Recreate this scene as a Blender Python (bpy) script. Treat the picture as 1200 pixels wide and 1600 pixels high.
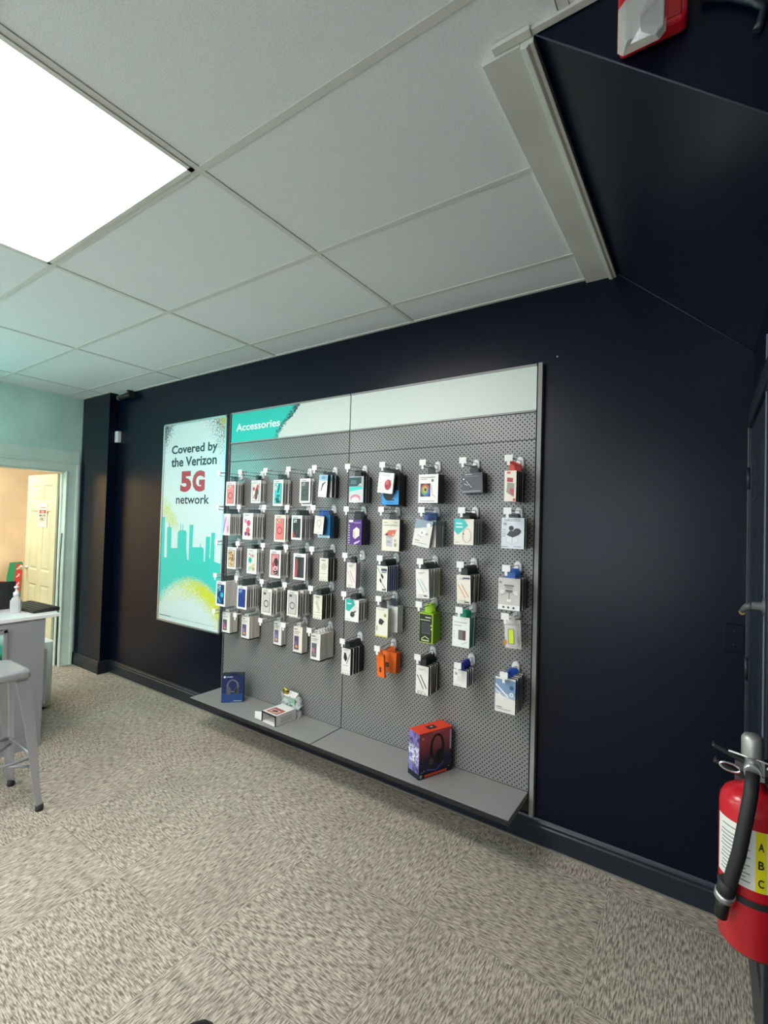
import bpy, bmesh, math, random
from mathutils import Vector, Matrix
random.seed(7)
for o in list(bpy.data.objects): bpy.data.objects.remove(o)
C = bpy.context.scene.collection
sc = bpy.context.scene
PI = math.pi

# ------------------------------------------------------------------ camera, world, exposure
YAW, PITCH, ROLL, CAMY, CAMZ, FPX = 0.5972, 0.0213, 0.0286, -2.4958, 1.6123, 741.62
cam = bpy.data.cameras.new('camera')
cam.sensor_fit = 'VERTICAL'; cam.sensor_height = 36.0; cam.lens = FPX / 1600 * 36.0
cam.clip_start = 0.02; cam.clip_end = 60
co = bpy.data.objects.new('camera', cam); C.objects.link(co)
_f = Vector((-math.sin(YAW) * math.cos(PITCH), math.cos(YAW) * math.cos(PITCH), math.sin(PITCH)))
_r = Vector((math.cos(YAW), math.sin(YAW), 0)); _u = _r.cross(_f)
_r2 = _r * math.cos(ROLL) + _u * math.sin(ROLL); _u2 = -_r * math.sin(ROLL) + _u * math.cos(ROLL)
mw = Matrix((_r2, _u2, -_f)).transposed().to_4x4(); mw.translation = (0, CAMY, CAMZ)
co.matrix_world = mw
sc.camera = co
sc.view_settings.view_transform = 'Standard'
sc.view_settings.look = 'None'
sc.view_settings.gamma = 1.0
sc.view_settings.use_curve_mapping = False
sc.view_settings.exposure = 0.20
try:
    sc.cycles.use_adaptive_sampling = True; sc.cycles.use_denoising = True
    sc.cycles.max_bounces = 8; sc.cycles.sample_clamp_indirect = 6.0
except Exception: pass
wd = bpy.data.worlds.new('daylight'); sc.world = wd; wd.use_nodes = True
bg = wd.node_tree.nodes['Background']; bg.inputs[0].default_value = (0.90, 0.94, 1.0, 1); bg.inputs[1].default_value = 3.0
PANEL_POWER = 20.0      # ceiling panels, emission strength
TEAL_POWER = 11.0
WARM_POWER = 40.0
H = 2.854
XE, XR, YF = -5.62, 0.157, -5.2     # end wall, right wall, shop-front wall

# ------------------------------------------------------------------ materials
def s2l(c):
    return tuple((v / 12.92 if v <= .04045 else ((v + .055) / 1.055) ** 2.4) for v in c)
def hexc(h):
    return s2l(tuple(int(h[i:i + 2], 16) / 255 for i in (0, 2, 4)))
_mc = {}
def mat(h, rough=.5, metal=0.0, name=None, spec=.5):
    k = (h, rough, metal, spec)
    if k in _mc: return _mc[k]
    m = bpy.data.materials.new(name or 'paint_' + (h if isinstance(h, str) else 'mix')); m.use_nodes = True
    b = m.node_tree.nodes['Principled BSDF']
    c = hexc(h) if isinstance(h, str) else h
    b.inputs['Base Color'].default_value = (*c, 1)
    b.inputs['Roughness'].default_value = rough; b.inputs['Metallic'].default_value = metal
    b.inputs['Specular IOR Level'].default_value = spec
    _mc[k] = m
    return m
def emit(h, s, name):
    m = bpy.data.materials.new(name); m.use_nodes = True; nt = m.node_tree; nt.nodes.clear()
    e = nt.nodes.new('ShaderNodeEmission'); o = nt.nodes.new('ShaderNodeOutputMaterial')
    e.inputs[0].default_value = (*(hexc(h) if isinstance(h, str) else h), 1); e.inputs[1].default_value = s
    nt.links.new(e.outputs[0], o.inputs[0]); return m
class NB:
    """tiny node builder"""
    def __init__(s, name, rough=.5, metal=0, spec=.5):
        s.m = bpy.data.materials.new(name); s.m.use_nodes = True; s.t = s.m.node_tree; s.b = s.t.nodes['Principled BSDF']
        s.b.inputs['Roughness'].default_value = rough; s.b.inputs['Metallic'].default_value = metal
        s.b.inputs['Specular IOR Level'].default_value = spec
        s.tc = s.t.nodes.new('ShaderNodeTexCoord')
    def lk(s, a, sock):
        if isinstance(a, (int, float)): sock.default_value = a
        elif isinstance(a, tuple): sock.default_value = (*a, 1) if len(sock.default_value) == 4 else a
        else: s.t.links.new(a, sock)
    def M(s, op, a, b=0.0, c=0.0):
        n = s.t.nodes.new('ShaderNodeMath'); n.operation = op
        for i, v in enumerate((a, b, c)): s.lk(v, n.inputs[i])
        return n.outputs[0]
    def xyz(s):
        n = s.t.nodes.new('ShaderNodeSeparateXYZ'); s.t.links.new(s.tc.outputs['Object'], n.inputs[0]); return n.outputs[0], n.outputs[1], n.outputs[2]
    def vec(s, x, y, z):
        n = s.t.nodes.new('ShaderNodeCombineXYZ')
        for i, v in enumerate((x, y, z)): s.lk(v, n.inputs[i])
        return n.outputs[0]
    def noise(s, v, scale, detail=3, rough=.5, dist=0):
        n = s.t.nodes.new('ShaderNodeTexNoise'); s.t.links.new(v, n.inputs['Vector'])
        n.inputs['Scale'].default_value = scale; n.inputs['Detail'].default_value = detail; n.inputs['Roughness'].default_value = rough
        n.inputs['Distortion'].default_value = dist
        return n.outputs['Fac']
    def white(s, v):
        n = s.t.nodes.new('ShaderNodeTexWhiteNoise'); n.noise_dimensions = '3D'; s.t.links.new(v, n.inputs['Vector']); return n.outputs['Value']
    def mix(s, f, a, b):
        n = s.t.nodes.new('ShaderNodeMix'); n.data_type = 'RGBA'
        s.lk(f, n.inputs['Factor']); s.lk(a, n.inputs[6]); s.lk(b, n.inputs[7]); return n.outputs[2]
    def ramp(s, f, lo, hi, a=0.0, b=1.0):
        n = s.t.nodes.new('ShaderNodeMapRange'); n.clamp = True; n.interpolation_type = 'SMOOTHSTEP'
        for i, v in enumerate((f, lo, hi, a, b)): s.lk(v, n.inputs[i])
        return n.outputs[0]
    def bump(s, h, strength, dist=.01):
        n = s.t.nodes.new('ShaderNodeBump'); n.inputs['Strength'].default_value = strength; n.inputs['Distance'].default_value = dist
        s.t.links.new(h, n.inputs['Height']); s.t.links.new(n.outputs[0], s.b.inputs['Normal'])
    def color(s, c): s.lk(c, s.b.inputs['Base Color']); return s.m

def m_wallpaint(name, c, rough, bumpst=.08, spec=.5):
    n = NB(name, rough, 0, spec); v = n.tc.outputs['Object']
    f = n.noise(v, 2.0, 4); n.bump(n.noise(v, 260, 2), bumpst, .002)
    return n.color(n.mix(n.ramp(f, .3, .7), tuple(x * .88 for x in c), tuple(x * 1.1 for x in c)))
NAVY = m_wallpaint('navy_paint', (.0011, .0040, .0135), .29, .05, .26)
NAVYT = m_wallpaint('navy_trim_paint', (.014, .021, .033), .36, .03)
MINT = m_wallpaint('pale_wall_paint', (.57, .83, .76), .5)
MINTT = m_wallpaint('pale_trim_paint', (.70, .86, .77), .35, .02)
CREAM = m_wallpaint('warm_wall_paint', (.86, .68, .44), .6)
DOORP = m_wallpaint('door_paint', (.70, .74, .52), .4, .02)
GREYT = m_wallpaint('old_white_trim_paint', (.70, .70, .64), .5, .05)
def m_carpet():
    n = NB('carpet_tiles', .95, 0, .1); x, y, z = n.xyz(); S = .6096
    u = n.M('DIVIDE', n.M('SUBTRACT', x, -2.1746), S); v = n.M('DIVIDE', n.M('SUBTRACT', y, -.7406), S)
    iu, iv = n.M('FLOOR', u), n.M('FLOOR', v)
    par = n.M('FLOORED_MODULO', n.M('ADD', iu, iv), 2.0)      # 1: pile runs along y
    rnd = n.white(n.vec(iu, iv, 3.0))
    xw = n.M('ADD', x, n.M('MULTIPLY', rnd, 7.0))
    def streak(across, along, seed):
        a = n.noise(n.vec(n.M('MULTIPLY', across, 230.0), n.M('MULTIPLY', along, 26.0), seed), 1.0, 2, .6, .12)
        b = n.noise(n.vec(n.M('MULTIPLY', across, 95.0), n.M('MULTIPLY', along, 34.0), seed + 5), 1.0, 3, .65, .15)
        return n.M('ADD', n.M('MULTIPLY', a, .72), n.M('MULTIPLY', b, .28))
    sy = streak(xw, y, 1.0); sx = streak(y, xw, 2.0)
    st = n.M('ADD', n.M('MULTIPLY', sy, par), n.M('MULTIPLY', sx, n.M('SUBTRACT', 1.0, par)))
    k = n.ramp(st, .36, .64)
    col = n.mix(k, (.175, .151, .120), (.67, .60, .505))
    big = n.noise(n.tc.outputs['Object'], 3.0, 3)
    col = n.mix(n.M('MULTIPLY', n.ramp(big, .35, .7), .18), col, (.16, .14, .11))
    fu = n.M('ABSOLUTE', n.M('SUBTRACT', n.M('FRACT', u), .5)); fv = n.M('ABSOLUTE', n.M('SUBTRACT', n.M('FRACT', v), .5))
    seam = n.M('GREATER_THAN', n.M('MAXIMUM', fu, fv), .4965)
    gap = n.M('MULTIPLY', seam, n.ramp(n.noise(n.tc.outputs['Object'], 5.0, 2), .45, .6))
    col = n.mix(n.M('MULTIPLY', gap, .45), col, (.05, .045, .035))
    n.bump(st, .5, .006)
    return n.color(col)
CARPET = m_carpet()
def m_tile():
    n = NB('ceiling_tile', .85, 0, .2); v = n.tc.outputs['Object']; f = n.noise(v, 300, 3)
    n.bump(f, .25, .003); return n.color(n.mix(n.ramp(f, .3, .7), (.76, .785, .79), (.86, .885, .89)))
CTILE = m_tile()
TBAR = mat((.68, .68, .63), .5, name='ceiling_grid_paint')
def m_peg():
    n = NB('perforated_grey_steel', .24, .0, .6); x, y, z = n.xyz(); S = .0254
    def dots(ox, oz):
        a = n.M('SUBTRACT', n.M('FLOORED_MODULO', n.M('ADD', x, ox), S), S / 2); b = n.M('SUBTRACT', n.M('FLOORED_MODULO', n.M('ADD', z, oz), S), S / 2)
        return n.M('LESS_THAN', n.M('SQRT', n.M('ADD', n.M('MULTIPLY', a, a), n.M('MULTIPLY', b, b))), .0039)
    d = n.M('MAXIMUM', dots(0, 0), dots(S / 2, S / 2))
    g = n.noise(n.tc.outputs['Object'], 900, 1)
    base = n.mix(n.ramp(g, .35, .65), (.21, .208, .20), (.27, .268, .26))
    n.lk(n.M('SUBTRACT', .6, n.M('MULTIPLY', d, .6)), n.b.inputs['Specular IOR Level'])
    return n.color(n.mix(d, base, (.022, .023, .024)))
PEG = m_peg()
STEEL = mat((.30, .297, .288), .38, .0, 'grey_powder_coat')
STEELD = mat((.10, .10, .105), .42, .0, 'dark_powder_coat')
ALU = mat((.62, .63, .63), .32, .8, 'silver_metal')
STOOLM = mat((.46, .47, .50), .33, .55, 'silver_painted_steel')
CHROME = mat((.75, .75, .74), .18, 1.0, 'chrome')
WIRE = mat((.30, .30, .31), .3, .9, 'steel_wire')
WPL = mat((.80, .80, .81), .35, 0, 'white_plastic')
CARD = mat((.86, .85, .83), .55, 0, 'white_card')
BLACK = mat((.012, .012, .013), .45, 0, 'black_plastic')
RUBBER = mat((.018, .018, .018), .6, 0, 'black_rubber')
RED = mat((.55, .012, .022), .22, 0, 'red_enamel')
def m_clear(name, c=(.95, .97, .97), a=.22, rough=.08):
    m = bpy.data.materials.new(name); m.use_nodes = True; b = m.node_tree.nodes['Principled BSDF']
    b.inputs['Base Color'].default_value = (*c, 1); b.inputs['Roughness'].default_value = rough; b.inputs['Alpha'].default_value = a
    b.inputs['Specular IOR Level'].default_value = .8; return m
CLEAR = m_clear('clear_plastic')

# ------------------------------------------------------------------ geometry helpers
class MB:
    def __init__(s): s.v = []; s.f = []; s.mi = []; s.mats = []; s.sm = []
    def mid(s, m):
        if m not in s.mats: s.mats.append(m)
        return s.mats.index(m)
    def add(s, vs, fs, m, smooth=False):
        o = len(s.v); s.v += [tuple(v) for v in vs]; i = s.mid(m)
        for f in fs: s.f.append([o + k for k in f]); s.mi.append(i); s.sm.append(smooth)
        return s
    def box(s, a, b, m, sides=None):
        x0, y0, z0 = a; x1, y1, z1 = b
        vs = [(x0, y0, z0), (x1, y0, z0), (x1, y1, z0), (x0, y1, z0), (x0, y0, z1), (x1, y0, z1), (x1, y1, z1), (x0, y1, z1)]
        s.add(vs, [(3, 2, 1, 0), (4, 5, 6, 7)], sides or m); s.add(vs, [(0, 1, 5, 4)], m); s.add(vs, [(2, 3, 7, 6)], m)
        return s.add(vs, [(1, 2, 6, 5), (3, 0, 4, 7)], sides or m)
    def poly(s, pts, m): return s.add(pts, [list(range(len(pts)))], m)
    def prism(s, pts2, axis, a, b, m):
        """polygon pts2 extruded along axis (0,1,2) from a to b"""
        def p(q, t):
            l = list(q); l.insert(axis, t); return l
        n = len(pts2); vs = [p(q, a) for q in pts2] + [p(q, b) for q in pts2]
        return s.add(vs, [list(range(n))[::-1], list(range(n, 2 * n))] + [(i, (i + 1) % n, n + (i + 1) % n, n + i) for i in range(n)], m)
    def tube(s, pts, r, m, n=10, cap=True):
        pts = [Vector(p) for p in pts]; k = len(pts); R = r if isinstance(r, (list, tuple)) else [r] * k
        vs = []; up = None
        for i, p in enumerate(pts):
            d = (pts[min(i + 1, k - 1)] - pts[max(i - 1, 0)]).normalized()
            if up is None or abs(up.dot(d)) > .99: up = Vector((0, 0, 1)) if abs(d.z) < .9 else Vector((1, 0, 0))
            a = d.cross(up).normalized(); b = a.cross(d).normalized(); up = b
            for j in range(n): t = 2 * PI * j / n; vs.append(p + a * (R[i] * math.cos(t)) + b * (R[i] * math.sin(t)))
        fs = [(i * n + j, i * n + (j + 1) % n, (i + 1) * n + (j + 1) % n, (i + 1) * n + j) for i in range(k - 1) for j in range(n)]
        s.add(vs, fs, m, True)
        if cap: s.add(vs, [list(range(n))[::-1], list(range((k - 1) * n, k * n))], m)
        return s
    def lathe(s, prof, c, m, n=32, axis=2):
        vs = []
        for r, h in prof:
            for j in range(n):
                t = 2 * PI * j / n; l = [r * math.cos(t), r * math.sin(t)]; l.insert(axis, h); vs.append([l[q] + c[q] for q in range(3)])
        k = len(prof)
        fs = [(i * n + j, i * n + (j + 1) % n, (i + 1) * n + (j + 1) % n, (i + 1) * n + j) for i in range(k - 1) for j in range(n)]
        s.add(vs, fs, m, True)
        if prof[0][0] > 1e-5: s.add(vs, [list(range(n))[::-1]], m)
        if prof[-1][0] > 1e-5: s.add(vs, [list(range((k - 1) * n, k * n))], m)
        return s
    def loft(s, rings, m, smooth=False, cap=True):
        n = len(rings[0]); vs = [p for r in rings for p in r]; k = len(rings)
        s.add(vs, [(i * n + j, i * n + (j + 1) % n, (i + 1) * n + (j + 1) % n, (i + 1) * n + j) for i in range(k - 1) for j in range(n)], m, smooth)
        if cap: s.add(vs, [list(range(n))[::-1], list(range((k - 1) * n, k * n))], m)
        return s
    def mesh(s, name):
        me = bpy.data.meshes.new(name); me.from_pydata(s.v, [], s.f)
        for m in s.mats: me.materials.append(m)
        for i, p in enumerate(me.polygons): p.material_index = s.mi[i]; p.use_smooth = s.sm[i]
        bm = bmesh.new(); bm.from_mesh(me); bmesh.ops.remove_doubles(bm, verts=bm.verts, dist=1e-6); bmesh.ops.recalc_face_normals(bm, faces=bm.faces); bm.to_mesh(me); bm.free()
        return me
    def build(s, name, parent=None, bevel=0, seg=2, recalc=True):
        me = s.mesh(name); o = bpy.data.objects.new(name, me); C.objects.link(o)
        if parent: o.parent = parent
        if bevel:
            b = o.modifiers.new('bevel', 'BEVEL'); b.width = bevel; b.segments = seg; b.limit_method = 'ANGLE'; b.angle_limit = math.radians(40)
        return o
def rrect(w, h, r, n=5, cx=0, cy=0):
    pts = []
    for (sx, sy, a0) in ((1, 1, 0), (-1, 1, 90), (-1, -1, 180), (1, -1, 270)):
        for k in range(n + 1):
            t = math.radians(a0 + 90 * k / n); pts.append((cx + sx * (w / 2 - r) + r * math.cos(t), cy + sy * (h / 2 - r) + r * math.sin(t)))
    return pts
def thing(name, label, cat, loc=(0, 0, 0), rz=0.0, group=None):
    o = bpy.data.objects.new(name, None); C.objects.link(o); o.location = loc; o.rotation_euler = (0, 0, rz); o.empty_display_size = .05
    o['label'] = label; o['category'] = cat
    if group: o['group'] = group
    return o
def tag(o, label, cat, group=None):
    o['label'] = label; o['category'] = cat
    if group: o['group'] = group
    return o
def struct(name, mb, label=None, parent=None, bevel=0):
    o = mb.build(name, parent, bevel)
    if not parent: o['kind'] = 'structure'
    if label: o['label'] = label
    return o
def dup(root, loc, rot):
    r = root.copy(); C.objects.link(r); r.location = loc; r.rotation_euler = rot
    for ch in list(root.children):
        c = ch.copy(); C.objects.link(c); c.parent = r
        for g in list(ch.children):
            d = g.copy(); C.objects.link(d); d.parent = c
    return r
def text_mesh(s, m, w, h, origin, ux=(1, 0, 0), uz=(0, 0, 1), bold=0.0, extr=.0006, name='lettering', parent=None):
    """lettering fitted to a w x h rectangle whose lower left corner is origin"""
    cu = bpy.data.curves.new(name, 'FONT'); cu.body = s; cu.offset = bold; cu.extrude = 0; cu.resolution_u = 3
    o = bpy.data.objects.new(name, cu); C.objects.link(o); bpy.context.view_layer.update()
    dg = bpy.context.evaluated_depsgraph_get(); me = bpy.data.meshes.new_from_object(o.evaluated_get(dg))
    bpy.data.objects.remove(o)
    xs = [v.co.x for v in me.vertices]; ys = [v.co.y for v in me.vertices]
    x0, x1, y0, y1 = min(xs), max(xs), min(ys), max(ys); ux, uz, og = Vector(ux), Vector(uz), Vector(origin)
    for v in me.vertices: v.co = og + ux * ((v.co.x - x0) / (x1 - x0) * w) + uz * ((v.co.y - y0) / (y1 - y0) * h)
    me.materials.clear(); me.materials.append(m)
    t = bpy.data.objects.new(name, me); C.objects.link(t)
    if parent: t.parent = parent
    return t

# ------------------------------------------------------------------ room shell
struct('floor', MB().box((-8.4, YF - .1, -.1), (XR + .1, 1.0, 0), CARPET))
struct('wall_back', MB().box((XE - .13, 0, 0), (XR + .12, .12, H + .12), NAVY))
struct('wall_right', MB().box((XR, YF, 0), (XR + .12, 0, H + .12), NAVY))
DY0, DY1, DZ = -.25, -1.17, 2.055      # doorway in the end wall
w = MB()
w.box((XE - .13, DY0, 0), (XE, 0, H + .12), MINT); w.box((XE - .13, YF, 0), (XE, DY1, H + .12), MINT); w.box((XE - .13, DY1, DZ), (XE, DY0, H + .12), MINT)
struct('wall_left', w)
# shop front behind the camera: two window openings
w = MB(); FW = MINT
for a, b in ((XE, -4.9), (-2.75, -2.45), (-.3, XR)): w.box((a, YF - .12, 0), (b, YF, H + .12), FW)
for a, b in ((-4.9, -2.75), (-2.45, -.3)):
    w.box((a, YF - .12, 0), (b, YF, .45), FW); w.box((a, YF - .12, 2.5), (b, YF, H + .12), FW)
struct('wall_front', w)
for k, (a, b) in enumerate(((-4.9, -2.75), (-2.45, -.3))):
    w = MB()
    for x in (a, (a + b) / 2 - .02, b - .04): w.box((x, YF - .08, .45), (x + .04, YF - .03, 2.5), STEELD)
    for z in (.45, 2.46): w.box((a, YF - .08, z), (b, YF - .03, z + .04), STEELD)
    struct('window_%d' % (k + 1), w)
# pilaster in the far corner
struct('wall_pilaster', MB().box((XE, -.10, 0), (-5.05, 0, H + .02), NAVY))
# ceiling: tiles in an exposed grid
GX, GY, TX, TY = -1.5155, -1.5019, 1.219, .6192
xl = [XE] + [GX + i * TX for i in range(-3, 2) if XE + .05 < GX + i * TX < XR - .05] + [XR]
yl = [YF] + [GY + j * TY for j in range(-6, 3) if YF + .05 < GY + j * TY] + [0.0]
PANELS = {(-1, -1), (-1, -4), (-3, -4)}
def is_panel(x0, y0):
    return (round((x0 - GX) / TX), round((y0 - GY) / TY)) in PANELS
SX, SY = -.376, -1.335       # corner of the sloped soffit
cl = MB(); gr = MB()
for a, b in zip(xl, xl[1:]):
    for c, d in zip(yl, yl[1:]):
        if is_panel(a, c): continue
        b2 = b
        cl.box((a + .013, c + .013, H + .002), (b2 - .016, d - .013, H + .02), CTILE)
cl.box((XE - .1, YF - .1, H + .05), (XR + .1, .12, H + .12), STEELD)
struct('ceiling', cl)
for x in xl[1:-1]: gr.box((x - .012, YF, H - .002), (x + .012, 0, H + .012), TBAR)
for y in yl[1:-1]: gr.box((XE, y - .012, H - .0015), (XR, y + .012, H + .012), TBAR)
gr.box((XE, -.02, H - .003), (SX, 0, H + .012), TBAR); gr.box((XE, YF, H - .003), (XE + .018, -.1, H + .012), MINTT); gr.box((XE, -.118, H - .003), (-5.05, -.10, H + .012), TBAR)
g = gr.build('trim_1'); g['kind'] = 'structure'
# sloped navy soffit (under a stair) with its white edge boards
LZ = .9083
zr = H - LZ * (XR - SX)
struct('wall_soffit', MB().prism([(SX, H + .03), (SX, H), (XR, zr), (XR, H + .03)], 1, SY, 0, NAVY))
struct('trim_2', MB().box((-.512, SY - .004, H - .017), (-.408, -.0, H + .002), GREYT)
       .prism([(-.408, H - .026), (-.392, H - .030), (-.384, H - .024), (-.374, H - .024), (-.374, H + .002), (-.408, H + .002)], 1, SY - .004, 0, GREYT), bevel=.002)
struct('trim_3', MB().box((SX - .03, SY - .022, H - .008), (XR, SY - .002, H + .002), GREYT).box((SX - .10, SY - .03, H - .012), (SX, SY - .006, H), GREYT), bevel=.002)
struct('trim_4', MB().tube([(SX, SY - .002, H - .002), (XR, SY - .002, zr - .002)], .0022, mat('39404f', .6), 6).tube([(SX + .01, -.002, H - .012), (XR, -.002, zr - .002)], .002, mat('39404f', .6), 6))
# baseboards
def baseboard(name, p0, p1, nrm):
    p0, p1, nn = Vector(p0), Vector(p1), Vector(nrm); prof = [(0, 0), (.016, 0), (.016, .092), (.011, .098), (.011, .107), (.014, .111), (.009, .118), (.005, .128), (0, .128)]
    struct(name, MB().loft([[p + nn * a + Vector((0, 0, b)) for a, b in prof] for p in (p0, p1)], NAVYT))
baseboard('baseboard_back', (-5.05, 0, 0), (XR, 0, 0), (0, -1, 0))
baseboard('baseboard_pilaster', (XE, -.10, 0), (-5.034, -.10, 0), (0, -1, 0))
baseboard('baseboard_return', (-5.05, -.116, 0), (-5.05, -.016, 0), (1, 0, 0))
baseboard('baseboard_right', (XR, -.86, 0), (XR, YF, 0), (-1, 0, 0))
struct('trim_5', MB().box((-5.03, -.026, 0), (XR, -.016, .007), mat('8f8a7e', .5)))
# end-wall doorway casing
w = MB()
w.box((XE, -.25, 0), (XE + .022, -.125, DZ + .09), MINTT); w.box((XE + .022, -.25, 0), (XE + .03, -.235, DZ), MINTT); w.box((XE + .022, -.150, 0), (XE + .03, -.125, DZ + .09), MINTT)
w.box((XE, -1.30, 0), (XE + .022, -1.17, DZ + .09), MINTT)
w.box((XE, -1.17, DZ), (XE + .022, -.25, DZ + .09), MINTT); w.box((XE + .022, -1.30, DZ + .075), (XE + .032, -.125, DZ + .09), MINTT)
w.box((XE, -1.30, DZ + .09), (XE + .012, -.118, 2.27), MINTT)
w.box((XE - .13, -.25, 0), (XE, -.235, DZ), MINTT); w.box((XE - .13, -1.17, DZ - .015), (XE, -.25, DZ), MINTT); w.box((XE - .075, -.265, 0), (XE - .045, -.25, DZ), MINTT)
struct('trim_6', w, bevel=.003)
# back room behind the doorway
struct('wall_storeroom', MB().box((-8.4, -2.6, 0), (-7.7, 1.0, 2.7), CREAM).box((-7.7, .55, 0), (XE - .13, 1.0, 2.7), CREAM).box((-7.7, -2.6, 0), (XE - .13, -2.5, 2.7), CREAM))
struct('ceiling_storeroom', MB().box((-8.4, -2.6, 2.6), (XE - .13, 1.0, 2.7), CTILE))

# six-panel doors
def door_mesh(width, height, t, m):
    """leaf in local x 0..width, y 0..t, z 0..height with sunk, raised panels on both faces"""
    mb = MB(); st, mid = .115, .10; pw = (width - 2 * st - mid) / 2
    rows = [(.22, .80), (.95, 1.62), (1.72, height - .115)]
    xs = [(st, st + pw), (st + pw + mid, width - st)]
    xe = [0, st, st + pw, st + pw + mid, width - st, width]; ze = [0] + [v for r in rows for v in r] + [height]
    for i in range(5):
        for j in range(7):
            a, b, c, d = xe[i], xe[i + 1], ze[j], ze[j + 1]
            if i in (1, 3) and j in (1, 3, 5):
                for y, sgn in ((0, 1), (t, -1)):
                    o = [(a, c), (b, c), (b, d), (a, d)]; q = .018; in1 = [(a + q, c + q), (b - q, c + q), (b - q, d - q), (a + q, d - q)]; q = .045
                    in2 = [(a + q, c + q), (b - q, c + q), (b - q, d - q), (a + q, d - q)]
                    rings = [[(p[0], y, p[1]) for p in o], [(p[0], y + sgn * .009, p[1]) for p in in1], [(p[0], y + sgn * .002, p[1]) for p in in2]]
                    n = 4; vs = [p for r in rings for p in r]
                    mb.add(vs, [(k * n + l, k * n + (l + 1) % n, (k + 1) * n + (l + 1) % n, (k + 1) * n + l) for k in range(2) for l in range(4)] + [(8, 9, 10, 11)], m)
            else:
                mb.add([(a, 0, c), (b, 0, c), (b, 0, d), (a, 0, d)], [(0, 1, 2, 3)], m); mb.add([(a, t, c), (b, t, c), (b, t, d), (a, t, d)], [(0, 1, 2, 3)], m)
    for i in range(5):
        for z in (0, height): mb.add([(xe[i], 0, z), (xe[i + 1], 0, z), (xe[i + 1], t, z), (xe[i], t, z)], [(0, 1, 2, 3)], m)
    for j in range(7):
        for x in (0, width): mb.add([(x, 0, ze[j]), (x, t, ze[j]), (x, t, ze[j + 1]), (x, 0, ze[j + 1])], [(0, 1, 2, 3)], m)
    return mb
# door_1: open into the storeroom, hinged at the right jamb
d1 = bpy.data.objects.new('door_1', None); C.objects.link(d1); d1.location = (-5.758, -.232, 0.012); d1.rotation_euler = (0, 0, PI); d1['kind'] = 'structure'
door_mesh(.77, 2.02, .035, DOORP).build('door_leaf', d1)
for z in (.25, 1.0, 1.78):
    MB().box((-.035, -.004, z), (.0, .012, z + .09), ALU).tube([(-.006, -.008, z), (-.006, -.008, z + .09)], .007, ALU, 8).build('hinge', d1)
k = MB(); k.lathe([(.026, 0), (.026, .006), (.012, .010), (.011, .035), (.024, .045), (.028, .058), (.022, .070), (0, .074)], (.70, .035, .965), CHROME, 20, 1); k.build('door_knob', d1)
# notice on the door, lies on the leaf
nt_ = thing('door_notice', 'white notice with a red band taped to the open panel door', 'sign', (-6.09, -.2685, 1.45))
MB().box((-.115, -.0012, 0), (.115, 0, .27), mat('f6efe0', .6)).build('paper', nt_)
w = MB()
MB().box((-.085, -.002, .150), (.085, -.0012, .188), mat('c8433a', .6)).build('red_band', nt_); MB().box((-.038, -.0024, .155), (.038, -.002, .180), mat('f0b0a0', .6)).build('band_print', nt_)
MB().box((-.075, -.002, .212), (.075, -.0012, .219), mat('b5564a', .6)).build('fine_print', nt_); MB().box((-.075, -.002, .050), (.015, -.0012, .055), mat('d98a80', .6)).build('fine_print', nt_)
text_mesh('EMPLOYEES', mat('3a2a20', .6), .170, .026, (-.085, -.0022, .114), bold=.01, parent=nt_)
text_mesh('-ONLY-', mat('3a2a20', .6), .16, .036, (-.08, -.0022, .070), bold=.012, parent=nt_)
# door_2 in the right wall, navy
d2 = bpy.data.objects.new('door_2', None); C.objects.link(d2); d2.location = (XR + .022, -.80, 0.01); d2.rotation_euler = (0, 0, PI / 2); d2['kind'] = 'structure'
door_mesh(.76, 2.03, .03, NAVYT).build('door_leaf', d2)
w = MB().box((-.065, .0, 0), (-.004, .042, 2.10), NAVYT).box((.764, .0, 0), (.795, .042, 2.10), NAVYT).box((-.065, .0, 2.035), (.795, .042, 2.10), NAVYT); w.build('door_frame', d2, .003)
for z in (.25, 1.0, 1.78): MB().tube([(.762, .038, z), (.762, .038, z + .09)], .008, NAVYT, 8).box((.735, .028, z), (.762, 0.033, z + .09), NAVYT).build('hinge', d2)
lv = MB().lathe([(.026, .03), (.026, .038), (.012, .042), (.011, .066)], (.100, 0, 1.385), STEELD, 20, 1).tube([(.100, .062, 1.385), (.108, .076, 1.378), (.128, .082, 1.368), (.150, .084, 1.358)], [.011, .011, .009, .006], STEELD, 10)
lv.lathe([(.0085, -.005), (.0085, .005)], (.152, .085, 1.356), mat('9a8a5a', .3, .8), 10, 0); lv.build('door_lever', d2)
struct('trim_7', MB().box((XR - .012, -.66, 1.0), (XR - .009, -.645, 2.22), mat('7a8294', .45, .2)))

# ------------------------------------------------------------------ ceiling light panels
PM = emit((1.0, .965, .93), PANEL_POWER, 'lit_diffuser')
where = {(-1, -1): 'flush ceiling light panel glowing white at the upper left of the photo', (-1, -4): 'flush ceiling light panel behind the camera nearest the pegboard', (-3, -4): 'flush ceiling light panel behind the camera near the end wall'}
for (i, j), lab in where.items():
    x0, y0 = GX + i * TX, GY + j * TY
    t = thing('ceiling_light', lab, 'ceiling light', (x0 + TX / 2, y0 + TY / 2, H - .004), group='ceiling light panels')
    a, b = TX / 2 - .013, TY / 2 - .013
    MB().box((-a + .016, -b + .016, .004), (a - .016, b - .016, .012), PM).build('diffuser', t)
    f = MB()
    for q in ((-a, -b, a, -b + .018), (-a, b - .018, a, b), (-a, -b, -a + .018, b), (a - .018, -b, a, b)): f.box((q[0], q[1], -.002), (q[2], q[3], .014), GREYT)
    f.build('frame', t)
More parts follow.
